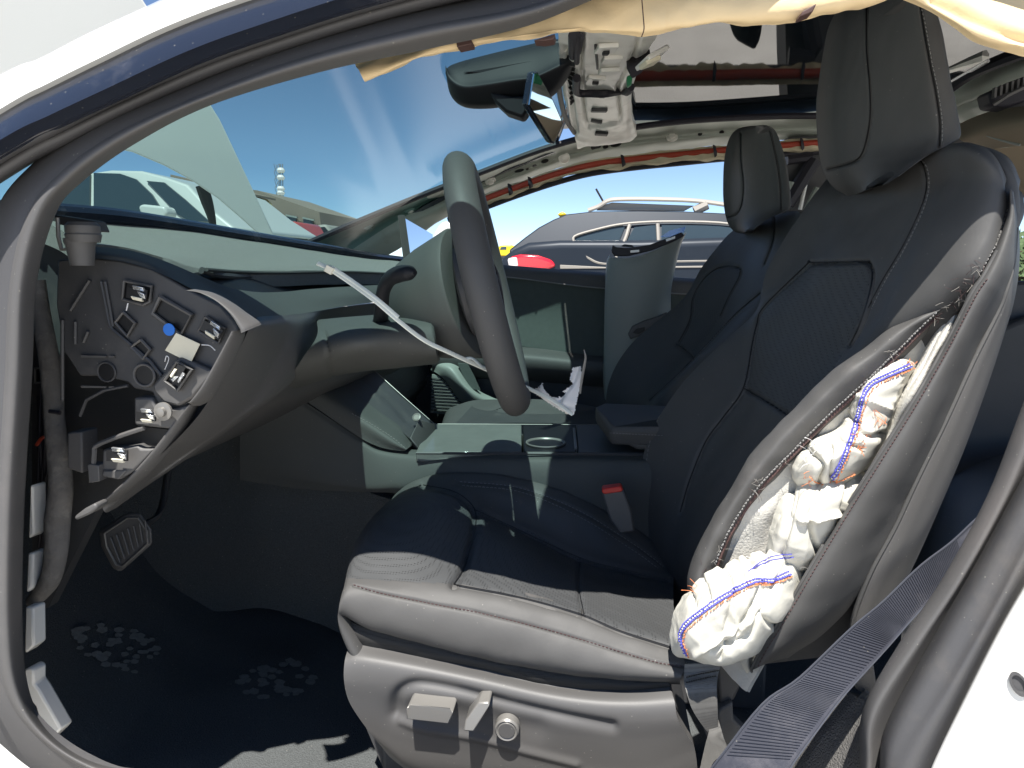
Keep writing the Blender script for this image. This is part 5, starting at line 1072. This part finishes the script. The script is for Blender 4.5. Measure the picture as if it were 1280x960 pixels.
# ================================================================== STEERING
sw = thing('steering_wheel', 'thick black leather steering wheel seen edge on with its airbag missing', 'steering wheel', tuple(P(612, 355, 1.08)))
wc_ = P(612, 358, 1.08); a0 = P(583, 205, .93); 
tz = R_(13.5); ax = Vector((math.cos(tz), 0, math.sin(tz)))   # towards the driver
uu = Vector((-math.sin(tz), 0, math.cos(tz))); vv_ = Vector((-.10, .995, 0)); uu = ax.cross(vv_).normalized()*-1; ax = uu.cross(vv_).normalized()*-1
if ax.x < 0: ax = -ax
if uu.z < 0: uu = -uu
RW = .178
pts = [wc_+uu*(math.cos(a)*RW*1.0)+vv_*(math.sin(a)*RW) for a in np.linspace(0, 2*math.pi, 97)[:-1]]
MB().tube(pts, .0215, 20, closed=True, flat=1.15).build('rim', M['leather'], sw, smooth=True)
MB().tube([q-ax*.017-(q-wc_).normalized()*.008 for q in pts], .0011, 5, closed=True).build('rim_seam', M['thread'], sw)
MB().lathe([(-.045, .05), (-.04, .068), (-.012, .072), (-.006, .064), (-.002, .05)], wc_, ax, 36).build('hub', M['plastic_dk'], sw)
for a, wdt in ((math.pi/2, .05), (-math.pi/2, .05), (math.pi, .045)):
    d = uu*math.cos(a)+vv_*math.sin(a); s_ = ax.cross(d)
    b_ = MB(); o1 = wc_+d*.05-ax*.022; o2 = wc_+d*(RW-.008)-ax*.004
    b_.add([o1+s_*wdt/2, o1-s_*wdt/2, o2-s_*wdt*.32, o2+s_*wdt*.32]+[q-ax*.014 for q in (o1+s_*wdt/2, o1-s_*wdt/2, o2-s_*wdt*.32, o2+s_*wdt*.32)], [(0, 1, 2, 3), (7, 6, 5, 4), (0, 4, 5, 1), (1, 5, 6, 2), (2, 6, 7, 3), (3, 7, 4, 0)])
    b_.build('spoke', M['plastic_dk'], sw, bevel=.004)
wcab = MB(); wcab.tube([wc_+vv_*.03+ax*.006+uu*.05, wc_+vv_*.06+ax*.014+uu*.01, wc_+vv_*.04+ax*.01-uu*.05], .0025, 6, n=16); wcab.tube([wc_-vv_*.03+ax*.006+uu*.04, wc_-vv_*.01+ax*.016, wc_+vv_*.02+ax*.01-uu*.06], .002, 6, n=16); wcab.build('hub_wires', M['tape'], sw)
sc_ = thing('steering_column', 'flared column shroud behind the steering wheel, grey green in the sun', 'steering column', tuple(P(540, 370, 1.12)))
ca = P(588, 366, 1.10); cb = P(520, 386, 1.12); cax = (ca-cb).normalized(); Lc = (ca-cb).length
MB().lathe([(-.02, .058), (0, .078), (Lc*.35, .090), (Lc*.7, .098), (Lc*.95, .104), (Lc, .102), (Lc+.004, .09), (Lc+.002, .05)], cb, cax, 48, .9, up=(0, 0, 1)).build('column_shroud', M['dash'], sc_, smooth='auto')
lc = [[(396, 400, 1.12), (440, 396, 1.10), (500, 392, 1.08), (530, 392, 1.08)], [(396, 420, 1.0), (440, 412, .98), (500, 408, 1.0), (540, 408, 1.02)], [(378, 448, .99), (440, 438, .96), (500, 436, .99), (545, 440, 1.01)], [(360, 478, 1.04), (430, 462, 1.04), (500, 456, 1.04), (548, 450, 1.05)], [(370, 486, 1.14), (430, 468, 1.14), (500, 460, 1.14), (545, 455, 1.14)]]
sheet('lower_cover', lc, M['dash'], sc_, 50, 40, off=(0, .01, 0), grooves=[([(405, 415), (412, 452), (418, 475)], 1.5, .005)])
stk = thing('column_stalk', 'curved black stalk rising from the steering column left of the wheel', 'stalk', tuple(P(478, 400, 1.0)))
MB().tube([P(*a) for a in [(476, 400, 1.03), (477, 385, 1.0), (479, 365, .985), (486, 350, .975), (498, 343, .965), (512, 341, .955), (519, 341, .95)]], [.0125, .011, .0105, .012, .014, .012, .004], 14, n=50, flat=.85).build('stalk_arm', M['housing'], stk)
MB().lathe([(-.004, .012), (.004, .012), (.006, .009)], P(476, 403, 1.03), (0, -.3, 1), 20).build('stalk_collar', M['tape'], stk)
# centre screen, edge on, and white box behind
ts = thing('touchscreen', 'upright centre touchscreen seen from its edge, glass facing away and mirroring the sky', 'screen', tuple(P(510, 300, 1.5)))
MB().prism([P(497, 269, 1.36), P(503, 269, 1.37), P(512, 333, 1.36), P(505, 333, 1.35)], (.004, .004, 0)).build('screen_edge', M['plastic'], ts, bevel=.003)
nsc = Vector((.97, -.22, .09)); qsc = P(503, 300, 1.38)
MB().add([PL(503, 271, qsc, nsc), PL(541, 293, qsc, nsc), PL(541, 326, qsc, nsc), PL(512, 332, qsc, nsc)], [(0, 1, 2, 3)]).build('screen_glass', M['mirror'], ts, smooth=False)
MB().add([q-nsc*.008 for q in (PL(502, 270, qsc, nsc), PL(542, 292, qsc, nsc), PL(542, 330, qsc, nsc), PL(511, 333, qsc, nsc))], [(0, 1, 2, 3)]).build('screen_back', M['plastic_dk'], ts, smooth=False)
# strap with locking head threaded to the wheel
zt = thing('cable_tie', 'long white nylon cable tie slanting from the dash down through the steering wheel', 'cable tie', tuple(P(500, 400, .95)))
L = [(397, 329, .93), (413, 337, .93), (440, 355, .93), (470, 377, .925), (497, 400, .93), (530, 425, .95), (565, 442, .97), (602, 459, 1.0), (640, 476, 1.05), (668, 489, 1.10), (690, 500, 1.12), (716, 518, 1.12)]
MB().tube([P(*q) for q in L], .0034, 8, n=90, flat=.5).build('strap', M['zip'], zt)
MB().tube([P(q[0]+1.2, q[1]-3.5, q[2]) for q in L[1:5]], .0028, 8, n=30, flat=.5).build('strap', M['zip'], zt)
c = P(412, 337, .928); MB().box(c, (.011, .009, .010), Matrix.Rotation(.5, 3, 'Y')).build('locking_head', M['clip_cream'], zt, bevel=.001)
MB().tube([P(578, 449, .985), P(590, 448, .985), P(603, 459, .99)], .0025, 6, n=8, flat=.4).build('strap', M['zip'], zt)
tc_ = thing('torn_cloth', 'ragged white scrap of torn airbag cloth just right of the wheel bottom', 'cloth scrap', tuple(P(700, 500, 1.15)))
rg_ = [(664, 488), (674, 484), (678, 478), (679, 486), (690, 497), (703, 496), (708, 491), (702, 490), (712, 484), (716, 480), (712, 474), (716, 460), (726, 458), (728, 470), (726, 480), (717, 519), (708, 517), (692, 508), (680, 500)]
Gt = grid_np([[(660, 455, 1.17), (690, 455, 1.16), (735, 452, 1.15)], [(660, 490, 1.16), (695, 490, 1.13), (732, 488, 1.14)], [(660, 525, 1.15), (700, 525, 1.13), (735, 525, 1.14)]], 110, 110)
Gt = carve(Gt, [([(700, 500), (716, 478), (722, 458)], 3, .008)], [(.006, 40, 2)])
Qt = proj(((Gt[:-1, :-1]+Gt[1:, 1:])/2).reshape(-1, 3)); Qj = Qt+np.array([[1.3*noise.noise(Vector((q[0]*.5, q[1]*.5, 0))), 1.3*noise.noise(Vector((q[0]*.5, q[1]*.5, 9)))] for q in Qt])
mesh_grid('cloth', Gt, M['paper'], tc_, off=(0, .0015, 0), mask=in_poly(Qj, rg_))
MB().tube([P(725, 492, 1.14), P(728, 470, 1.14), P(732, 448, 1.14), P(730, 437, 1.14)], [.0022, .003, .001], 6, n=12, flat=.4).build('dark_frayed_strip', M['hair'], tc_)

# ================================================================== CONSOLE
cs = thing('centre_console', 'low grey centre console between the seats with cup holder and slanted front', 'console', tuple(P(620, 600, 1.390)))
side = [[(300, 455, 1.36), (380, 502, 1.35), (450, 548, 1.345), (482, 562, 1.35), (560, 567, 1.35), (680, 569, 1.35), (800, 571, 1.35), (880, 572, 1.35)],
        [(300, 475, 1.345), (380, 520, 1.34), (450, 560, 1.335), (490, 572, 1.335), (560, 577, 1.33), (680, 578, 1.33), (800, 580, 1.33), (880, 582, 1.33)],
        [(300, 560, 1.34), (380, 588, 1.33), (455, 604, 1.325), (500, 605, 1.32), (560, 605, 1.32), (680, 606, 1.32), (800, 608, 1.32), (880, 610, 1.32)],
        [(300, 600, 1.35), (385, 612, 1.34), (460, 615, 1.33), (500, 618, 1.33), (560, 640, 1.325), (680, 660, 1.325), (800, 680, 1.32), (880, 690, 1.32)]]
sheet('side_wall', side, M['dash'], cs, 90, 30, off=(0, .02, 0))
Zt = P(640, 565, 1.350).z
def Z_(x, y): return PZ(x, y, Zt)
tpY = lambda x, y: PZ(x, y, Zt)
MB().prism([tpY(520, 565), tpY(652, 564), tpY(652, 531), tpY(536, 530)], (0, 0, -.02)).build('lid', M['console_top'], cs, bevel=.002)
MB().prism([tpY(655, 564.5), tpY(720, 565), tpY(718, 531), tpY(654, 531)], (0, 0, -.06)).build('cup_tray', M['black'], cs, bevel=.002)
MB().prism([tpY(723, 565), tpY(812, 566), tpY(800, 531), tpY(720, 531)], (0, 0, -.02)).build('lid', M['plastic'], cs, bevel=.002)
MB().prism([tpY(716, 536)+Vector((0, 0, .003)), tpY(719, 536)+Vector((0, 0, .003)), tpY(722, 562)+Vector((0, 0, .003)), tpY(718, 562)+Vector((0, 0, .003))], (0, 0, -.01)).build('lid_edge', M['button'], cs, bevel=.001)
MB().tube([tpY(534, 530), tpY(660, 530.5), tpY(780, 531)], .0009, 6).build('edge_trim', M['button'], cs)
MB().tube([tpY(520, 566.5), tpY(660, 567), tpY(812, 568.5)], .003, 6).build('edge_trim', M['plastic_dk'], cs)
cc = tpY(682, 555)+Vector((0, 0, .001)); rr = (tpY(708, 555)-tpY(656, 555)).length/2
o = MB().lathe([(.0005, rr*.84), (-.045, rr*.78), (-.05, 0.01)], cc, (0, 0, 1), 40).build('cup_holder', M['black'], cs)
MB().tube([cc+Vector((math.cos(a)*rr*.9, math.sin(a)*rr*.9, .001)) for a in np.linspace(0, 6.283, 49)[:-1]], .0035, 8, closed=True, flat=.6).build('cup_holder_ring', M['button'], cs)
# slanted front panel, chrome line and button
sheet('front_panel', [[(300, 375, 1.60), (400, 425, 1.60), (459, 456, 1.58), (500, 493, 1.55), (543, 531, 1.53)], [(300, 388, 1.50), (390, 440, 1.50), (448, 474, 1.49), (489, 505, 1.47), (528, 540, 1.45)], [(300, 402, 1.42), (380, 456, 1.42), (440, 493, 1.42), (478, 518, 1.41), (513, 549, 1.38)]], M['plastic_dk'], cs, 40, 20, off=(0, .01, -.02), grooves=[([(330, 400), (420, 450), (480, 495), (510, 525)], 4, .004)])
MB().tube([P(400, 424, 1.60), P(459, 455, 1.575), P(500, 492, 1.545), P(543, 530, 1.525)], .0009, 6).build('edge_trim', M['button'], cs)
MB().prism([P(512, 547, 1.37), P(524, 523, 1.45), P(544, 530, 1.525), P(525, 563, 1.37)], (0, .015, -.02)).build('front_cap', M['plastic'], cs, bevel=.003)
MB().lathe([(0, .0095), (.003, .0095), (.004, .007), (.003, .006)], P(521, 522, 1.44), (-.1, -.7, .6), 24).build('power_button', M['button'], cs)
kn, Gk = sheet('knee_cushion', [[(300, 400, 1.43), (380, 455, 1.42), (440, 492, 1.42), (472, 514, 1.41), (500, 537, 1.39), (514, 558, 1.37)], [(300, 428, 1.37), (380, 478, 1.36), (440, 514, 1.35), (466, 532, 1.345), (490, 549, 1.34), (509, 561, 1.34)], [(300, 452, 1.355), (380, 500, 1.345), (445, 544, 1.34), (470, 557, 1.34), (488, 562, 1.34), (506, 564, 1.34)]], M['dash'], cs, 50, 24, off=(0, .02, 0))
bk = bvh_of(Gk); st = MB(); stitches(st, bk, [(440, 517), (465, 531), (490, 547), (506, 560)], 4, .6, .0007, .0008); st.build('stitching', M['thread'], cs)['kind'] = 'stuff'
sheet('tunnel_side', [[(120, 470, 1.34), (250, 500, 1.440), (330, 500, 1.420), (400, 540, 1.400), (450, 610, 1.390), (560, 640, 1.390)], [(110, 560, 1.36), (250, 600, 1.440), (330, 610, 1.420), (400, 640, 1.410), (450, 680, 1.400), (560, 700, 1.390)], [(100, 690, 1.34), (250, 760, 1.390), (330, 760, 1.390), (400, 780, 1.390), (450, 800, 1.390), (560, 820, 1.390)]], M['carpet'], cs, 40, 40, off=(0, .03, 0), wob=[(.004, 12, 1)])
ar = thing('armrest', 'padded grey armrest raised at the rear of the centre console', 'armrest', tuple(P(785, 540, 1.340)))
MB().prism([P(744, 506, 1.400), P(752, 504, 1.560), P(850, 508, 1.560), P(870, 512, 1.340), P(850, 540, 1.330), P(764, 538, 1.340)], (0, .01, -.035)).build('armrest_pad', M['leather'], ar, bevel=.01, seg=4)
MB().prism([P(764, 538, 1.345), P(850, 542, 1.345), P(850, 565, 1.345), P(796, 563, 1.345), P(776, 552, 1.345)], (0, .2, 0)).build('armrest_base', M['leather'], ar, bevel=.008, seg=3)
Gar = grid_np([[(744, 500, 1.325), (870, 500, 1.325)], [(744, 560, 1.325), (870, 560, 1.325)]], 4, 4); st = MB(); stitches(st, bvh_of(Gar), [(762, 541), (800, 543), (845, 545)], 4, .6, .0006, .0005); st.build('stitching', M['thread'], ar)['kind'] = 'stuff'
bu = thing('belt_buckle', 'black belt buckle with red release button beside the driver cushion', 'buckle', tuple(P(770, 640, 1.340)))
MB().prism([P(x, y, 1.20) for x, y in [(752, 616), (779, 610), (790, 640), (794, 665), (775, 668), (762, 650)]], (0, .022, 0)).build('buckle_body', M['plastic'], bu, bevel=.004)
MB().prism([P(x, y, 1.197) for x, y in [(752, 615), (753, 611), (776, 608), (779, 612), (777, 615), (755, 618)]], (0, .022, .0)).build('release_button', M['redbtn'], bu, bevel=.002)

# ================================================================== PASSENGER DOOR and far trim
pd = thing('passenger_door', 'closed passenger door with black sill, dark fabric panel and pale pull pocket', 'car door', tuple(P(690, 400, 2.3)))
sheet('window_sill', [[(560, 326, 2.30), (640, 332, 2.30), (700, 337, 2.30), (760, 341, 2.30), (900, 350, 2.30), (1100, 356, 2.30)], [(560, 332, 2.27), (640, 338, 2.27), (700, 342, 2.27), (760, 346, 2.27), (900, 356, 2.27), (1100, 362, 2.27)], [(560, 342, 2.265), (640, 348, 2.265), (700, 355, 2.265), (760, 362, 2.265), (900, 372, 2.265), (1100, 380, 2.265)]], M['leather'], pd, 50, 14, off=(0, .05, 0))
MB().tube([P(560, 341, 2.262), P(640, 347, 2.262), P(760, 361, 2.262), P(1000, 376, 2.262)], .0022, 6, n=30).build('sill_line', M['thread'], pd)
sheet('fabric_panel', [[(540, 342, 2.275), (640, 348, 2.275), (760, 362, 2.275), (1000, 378, 2.275)], [(540, 380, 2.29), (640, 386, 2.29), (760, 396, 2.29), (1000, 420, 2.29)], [(540, 430, 2.28), (640, 432, 2.28), (760, 446, 2.28), (1000, 460, 2.28)]], M['fab_green'], pd, 50, 30, off=(0, .03, 0))
sheet('door_armrest', [[(540, 432, 2.27), (650, 434, 2.27), (760, 447, 2.27), (900, 460, 2.27)], [(540, 440, 2.20), (650, 444, 2.20), (760, 455, 2.20), (900, 470, 2.20)], [(540, 460, 2.20), (650, 462, 2.20), (760, 470, 2.20), (900, 480, 2.2)], [(540, 470, 2.25), (650, 475, 2.25), (760, 484, 2.25), (900, 495, 2.25)]], M['leather'], pd, 50, 30, off=(0, .03, 0))
MB().prism([P(520, 470, 2.27), P(760, 480, 2.27), P(900, 490, 2.27), P(900, 640, 2.27), P(520, 640, 2.27)], (0, .03, 0)).build('lower_panel', M['plastic_dk'], pd)
sheet('pocket_moulding', [[(538, 462, 2.22), (545, 455, 2.2), (560, 452, 2.2), (575, 452, 2.21)], [(548, 468, 2.19), (558, 462, 2.17), (568, 462, 2.17), (584, 470, 2.2)], [(560, 480, 2.19), (572, 480, 2.16), (582, 482, 2.16), (596, 488, 2.2)], [(572, 500, 2.2), (588, 500, 2.17), (600, 498, 2.17), (612, 497, 2.2)], [(580, 512, 2.21), (596, 512, 2.19), (612, 506, 2.19), (625, 502, 2.2)]], M['pale_plastic'], pd, 30, 40, off=(0, .02, 0))
Ysg = 2.2
MB().prism([P(x, y, Ysg) for x, y in [(540, 468), (548, 470), (560, 480), (568, 492), (576, 504), (576, 520), (538, 516)]], (0, .01, 0)).build('speaker_grille', M['pale_plastic'], pd)
for k in range(11):
    y = 474+k*4; x1 = [552, 556, 561, 564, 567, 570, 573, 576, 577, 577, 577][k]
    MB().tube([P(538, y-2, Ysg-.004), P(x1, y, Ysg-.004)], .0022, 5).build('grille_slat', M['dash'], pd)
MB().prism([P(x, y, 2.18) for x, y in [(572, 454), (584, 455), (592, 470), (600, 488), (588, 486), (578, 468)]], (0, .01, 0)).build('perforated_insert', M['fab_green'], pd)
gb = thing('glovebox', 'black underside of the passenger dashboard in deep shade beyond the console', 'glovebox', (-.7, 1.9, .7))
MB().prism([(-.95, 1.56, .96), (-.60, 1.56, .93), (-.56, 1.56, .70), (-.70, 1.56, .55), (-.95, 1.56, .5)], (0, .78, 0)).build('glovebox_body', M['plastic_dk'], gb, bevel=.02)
# loose pillar trim standing between seats
lp = thing('loose_pillar_trim', 'pale grey pillar trim panel standing loose beside the passenger seat, dark clips on top', 'trim panel', tuple(P(800, 480, 2.15)))
Yl = 2.12
sheet('trim_shell', [[(762, 318, Yl+.03), (764, 322, Yl), (790, 322, Yl-.012), (820, 312, Yl-.01), (842, 300, Yl), (856, 292, Yl+.02), (858, 290, Yl+.06)],
                     [(758, 330, Yl+.03), (762, 335, Yl), (788, 336, Yl-.016), (815, 328, Yl-.014), (838, 318, Yl), (848, 312, Yl+.02), (850, 311, Yl+.06)],
                     [(756, 370, Yl+.03), (760, 372, Yl), (785, 374, Yl-.018), (812, 372, Yl-.016), (832, 362, Yl), (838, 358, Yl+.02), (840, 356, Yl+.06)],
                     [(755, 420, Yl+.03), (758, 424, Yl), (782, 424, Yl-.016), (802, 420, Yl-.014), (822, 408, Yl), (836, 396, Yl+.02), (838, 395, Yl+.06)],
                     [(754, 470, Yl+.03), (757, 472, Yl), (770, 472, Yl-.01), (790, 470, Yl-.01), (815, 455, Yl), (830, 450, Yl+.02), (832, 450, Yl+.06)],
                     [(756, 498, Yl+.03), (758, 500, Yl), (766, 500, Yl-.01), (785, 495, Yl-.01), (810, 490, Yl), (825, 485, Yl+.02), (828, 485, Yl+.06)]], M['pale_plastic'], lp, 60, 70, off=None, wob=[(.001, 12, 2)])
tb = MB()
tb.prism([P(x, y, Yl-.02) for x, y in [(766, 306), (770, 309), (785, 310), (812, 306), (838, 296), (852, 290), (856, 295), (840, 303), (815, 313), (786, 320), (768, 320), (764, 314)]], (0, .05, 0)); tb.build('clip_rail', M['tape'], lp, bevel=.003)
MB().prism([P(x, y, Yl-.03) for x, y in [(788, 313), (799, 312), (799, 315), (788, 316)]], (0, .01, 0)).build('clip_window', M['lamp_white'], lp)
MB().prism([P(x, y, Yl-.03) for x, y in [(832, 299), (844, 295), (844, 298), (833, 302)]], (0, .01, 0)).build('clip_window', M['lamp_white'], lp)
MB().prism([P(x, y, Yl+.01) for x, y in [(776, 308), (780, 305), (790, 306), (793, 309)]], (0, .02, 0)).build('blue_clip', M['webbing_rib'], lp, bevel=.003)
MB().prism([P(x, y, Yl+.0) for x, y in [(826, 296), (838, 288), (857, 283), (855, 290), (840, 296)]], (0, .02, 0)).build('blue_film', glass('blue film', (.3, .5, .85), .1, .1, .1), lp)
MB().prism([P(x, y, Yl-.03) for x, y in [(785, 418), (790, 408), (805, 401), (822, 396), (834, 390), (830, 404), (815, 412), (800, 420), (788, 424)]], (0, .02, 0)).build('belt_slot_cover', M['plastic'], lp, bevel=.003)
MB().prism([P(x, y, Yl-.034) for x, y in [(791, 416), (796, 411), (806, 409), (806, 413), (798, 418)]], (0, .02, 0)).build('belt_slot', M['black'], lp, bevel=.001)
ms = thing('door_mirror', 'white passenger door mirror housing half hidden behind the wheel rim', 'mirror', tuple(P(552, 296, 2.5)))
MB().prism([P(x, y, 2.5) for x, y in [(540, 302), (543, 290), (550, 278), (560, 276), (575, 284), (575, 300), (560, 300), (548, 303)]], (0, .12, 0)).build('housing', M['paint'], ms, bevel=.02, seg=3)

# ================================================================== REAR VIEW MIRROR
rm = thing('camera_housing', 'black camera housing on the windshield with the rear view mirror below it', 'camera housing', tuple(P(640, 95, 1.42)))
Lh = []
for (x, yt, yb, ym, dY) in [(557, 86, 90, 88, .005), (563, 84, 118, 100, .022), (580, 80, 131, 108, .035), (610, 73, 132, 105, .045), (640, 66, 128, 100, .05), (668, 60, 128, 96, .055), (695, 54, 112, 84, .05), (712, 58, 90, 76, .04), (717, 66, 80, 72, .012)]:
    Lh.append([P(x, yt, 1.36+.02), P(x, ym-6, 1.36-dY*.35), P(x, ym+4, 1.36-dY*.5), P(x, yb, 1.38), P(x+2, yb-2, 1.40+dY), P(x+2, yt, 1.40+dY)])
loft('housing', Lh, M['housing'], rm, 36, 50)
MB().prism([P(x, y, 1.355) for x, y in [(578, 90), (680, 72), (680, 96), (600, 92)]], (0, .004, 0)).build('housing_facet', M['housing'], rm, bevel=.002)
MB().prism([P(x, y, 1.345) for x, y in [(611, 114), (640, 120), (662, 118), (658, 140), (653, 147), (632, 140), (618, 127)]], (0, .05, 0)).build('ball_mount', M['housing'], rm, bevel=.005)
MB().prism([P(x, y, 1.38) for x, y in [(684, 51), (706, 50), (708, 70), (690, 66)]], (0, .1, 0)).build('housing_base', M['tape'], rm, bevel=.004)
mr = thing('rear_view_mirror', 'frameless rear view mirror turned towards the driver, reflecting the red curtain tube', 'mirror', tuple(P(680, 130, 1.34)))
mp_ = [P(680, 130, 1.30), P(659, 129, 1.27), P(692, 177, 1.25), P(703, 158, 1.38), P(692, 128, 1.44), P(672, 92, 1.40)]
nmr = Vector((.86, -.46, -.16)).normalized()
if nmr.dot(C0-mp_[0]) < 0: nmr = -nmr
MB().prism([PL(*a, mp_[0], nmr) for a in [(668, 92), (672, 91), (690, 124), (703, 154), (701, 160), (693, 177), (690, 176), (662, 131)]], -nmr*.003).build('mirror_glass', M['mirror'], mr, smooth=False)
MB().prism([PL(*a, mp_[0]-nmr*.004, nmr) for a in [(666, 91), (672, 89), (691, 123), (705, 154), (702, 161), (693, 180), (689, 178), (659, 131)]], -nmr*.012).build('mirror_shell', M['gloss'], mr, bevel=.002)

# ================================================================== CURTAIN AIRBAG, far side
ca_ = thing('far_curtain_airbag', 'rolled cream and red curtain airbag with dark tape bands under the far roof rail', 'airbag', tuple(P(800, 200, 2.15)))
tb_ = [(560, 264), (605, 249), (640, 236), (690, 219), (740, 206), (800, 198), (850, 193), (900, 188), (950, 184), (1000, 180), (1030, 178)]
Yc = 2.13
MB().tube([P(x, y, Yc) for x, y in tb_], .0085, 12, n=120, flat=1).build('red_tube', M['red'], ca_)
lowr = [(x, y+7+2*math.sin(x*.05)) for x, y in tb_]
sheet('cream_cloth', [yy([(x, y-6) for x, y in tb_], Yc+.012), yy([(x, y-1) for x, y in tb_], Yc-.004+.012), yy([(x, y+4) for x, y in tb_], Yc+.0), yy(lowr, Yc+.006), yy([(x, y+3) for x, y in lowr], Yc+.03)], M['cream'], ca_, 160, 14, off=None, wob=[(.010, 14, 1), (.005, 40, 3)])
for x in (638, 663, 779, 894, 1003):
    y = float(np.interp(x, [a for a, b in tb_], [b for a, b in tb_]))
    o = MB(); o.tube([P(x-1, y-6, Yc-.004), P(x, y, Yc-.012), P(x+1, y+6, Yc-.004)], .0085, 8, n=8, flat=.3); o.build('tape_band', M['tape'], ca_)
MB().tube([P(x, y+11, Yc+.03) for x, y in tb_], .008, 8, n=90).build('lower_seal', M['tape'], body)
# near side: tan headliner edge and curtain hanging above the camera's view
tn = thing('sagging_headliner', 'torn tan headliner edge with brown tape scraps sagging along the near roof', 'headliner', tuple(P(900, 20, .8)))
t_lo = [(456, 101), (480, 93), (520, 76), (545, 66), (570, 60), (600, 56), (640, 54), (690, 50), (730, 46), (770, 45), (800, 44), (860, 36), (900, 30), (960, 24), (1000, 20), (1030, 13), (1070, 4), (1110, -4)]
t_hi = [(444, 80), (470, 72), (520, 58), (545, 50), (570, 40), (600, 30), (640, 16), (690, 2), (730, -12), (770, -20), (800, -28), (860, -40), (900, -46), (960, -56), (1000, -60), (1030, -64), (1070, -70), (1110, -76)]
sheet('headliner_edge', [yy([(a, b-20) for a, b in t_hi], .80), yy(t_hi, .79), yy([((a[0]+b[0])/2, (a[1]+b[1])/2) for a, b in zip(t_hi, t_lo)], .775), yy([(a[0]*.1+b[0]*.9, a[1]*.1+b[1]*.9) for a, b in zip(t_hi, t_lo)], .775), yy(t_lo, .79)], M['tan'], tn, 180, 40, off=None, wob=[(.016, 7, 2), (.006, 20, 4), (.002, 60, 4)])
c_lo = [(1108, -12), (1130, 2), (1160, 20), (1185, 38), (1210, 55), (1240, 66), (1262, 72), (1290, 78), (1400, 90)]
c_hi = [(1130, -60), (1150, -60), (1180, -55), (1210, -50), (1230, -45), (1260, -40), (1290, -36), (1320, -30), (1420, -20)]
sheet('headliner_corner', [yy(c_hi, .80), yy([((a[0]+b[0])/2, (a[1]+b[1])/2) for a, b in zip(c_hi, c_lo)], .765), yy([(a[0]*.15+b[0]*.85, a[1]*.15+b[1]*.85) for a, b in zip(c_hi, c_lo)], .76), yy(c_lo, .78)], M['tan'], tn, 80, 40, off=None, wob=[(.012, 9, 12), (.005, 24, 4)], grooves=[([(1170, 0), (1215, 18), (1270, 40), (1330, 50)], 9, .008)])
for q in ([(569, 43), (589, 49), (590, 55), (571, 59)], [(667, 50), (694, 42), (692, 49), (680, 51)], [(1003, 14), (1021, 4), (1016, 15), (1000, 21)]):
    MB().prism([P(x, y, .760) for x, y in q], (0, .02, 0)).build('tape_scrap', M['tape_brown'], tn, bevel=.001)
MB().tube([P(802, -4, .755), P(804, 20, .755), P(805, 36, .755), P(802, 46, .76)], .0006, 5, n=12).build('loose_thread', M['tape_brown'], tn)

# ================================================================== FOOTWELL
pl = thing('brake_pedal', 'ribbed brake pedal in the dark footwell under the dashboard', 'pedal', tuple(P(155, 675, 1.05)))
pq = [(125, 664), (160, 641), (176, 641), (190, 662), (191, 680), (152, 715), (143, 712), (128, 684)]
MB().prism([P(x, y, 1.02) for x, y in pq], (-.012, .012, -.004)).build('pad', M['plastic'], pl, bevel=.004)
inn = [((x-157)*.82+157, (y-678)*.82+678) for x, y in pq]
MB().tube([P(x, y, 1.017) for x, y in inn]+[P(*inn[0], 1.017)], .0016, 6).build('pad_border', M['button'], pl)
for k in range(7):
    a = (138+k*7.2, 672-k*3.6); b = (150+k*5.6, 703-k*5)
    MB().tube([P(*a, 1.016), P(*b, 1.016)], .0016, 6).build('grip_rib', M['plastic'], pl)
MB().tube([P(175, 660, 1.04), P(200, 640, 1.1), P(210, 590, 1.15)], .012, 8, n=10, flat=.4).build('pedal_arm', M['plastic_dk'], pl)
def printmark(cx, cy, rx, ry, seed, n, rot):
    random.seed(seed); mb = MB()
    cells = [(random.uniform(-1, 1), random.uniform(-1, 1)) for _ in range(n)]
    for (a, b) in cells:
        if a*a+b*b > 1: continue
        x = cx+rx*a*math.cos(rot)-ry*b*math.sin(rot); y = cy+rx*a*math.sin(rot)+ry*b*math.cos(rot)
        k = random.randint(5, 7); s = random.uniform(5, 9); ph = random.random()
        pts = []
        for j in range(k):
            t = 6.283*(j+ph)/k; p_, nn = drape(bvfl, x+math.cos(t)*s*random.uniform(.7, 1.1), y+math.sin(t)*s*.55*random.uniform(.7, 1.1), .0045)
            if p_ is None: break
            pts.append(p_)
        if len(pts) == k: mb.add(pts, [tuple(range(k))])
    return mb
fp = printmark(345, 852, 48, 24, 5, 60, -.1).build('shoe_print', M['footprint'], None, smooth=False); tag(fp, 'dusty cracked shoe print on the dark carpet in front of the driver seat', 'shoe print', 'dusty prints on the carpet')
fp = printmark(150, 812, 62, 26, 9, 60, .3).build('shoe_print', M['footprint'], None, smooth=False); tag(fp, 'faint dusty shoe print on the dark carpet below the brake pedal', 'shoe print', 'dusty prints on the carpet')
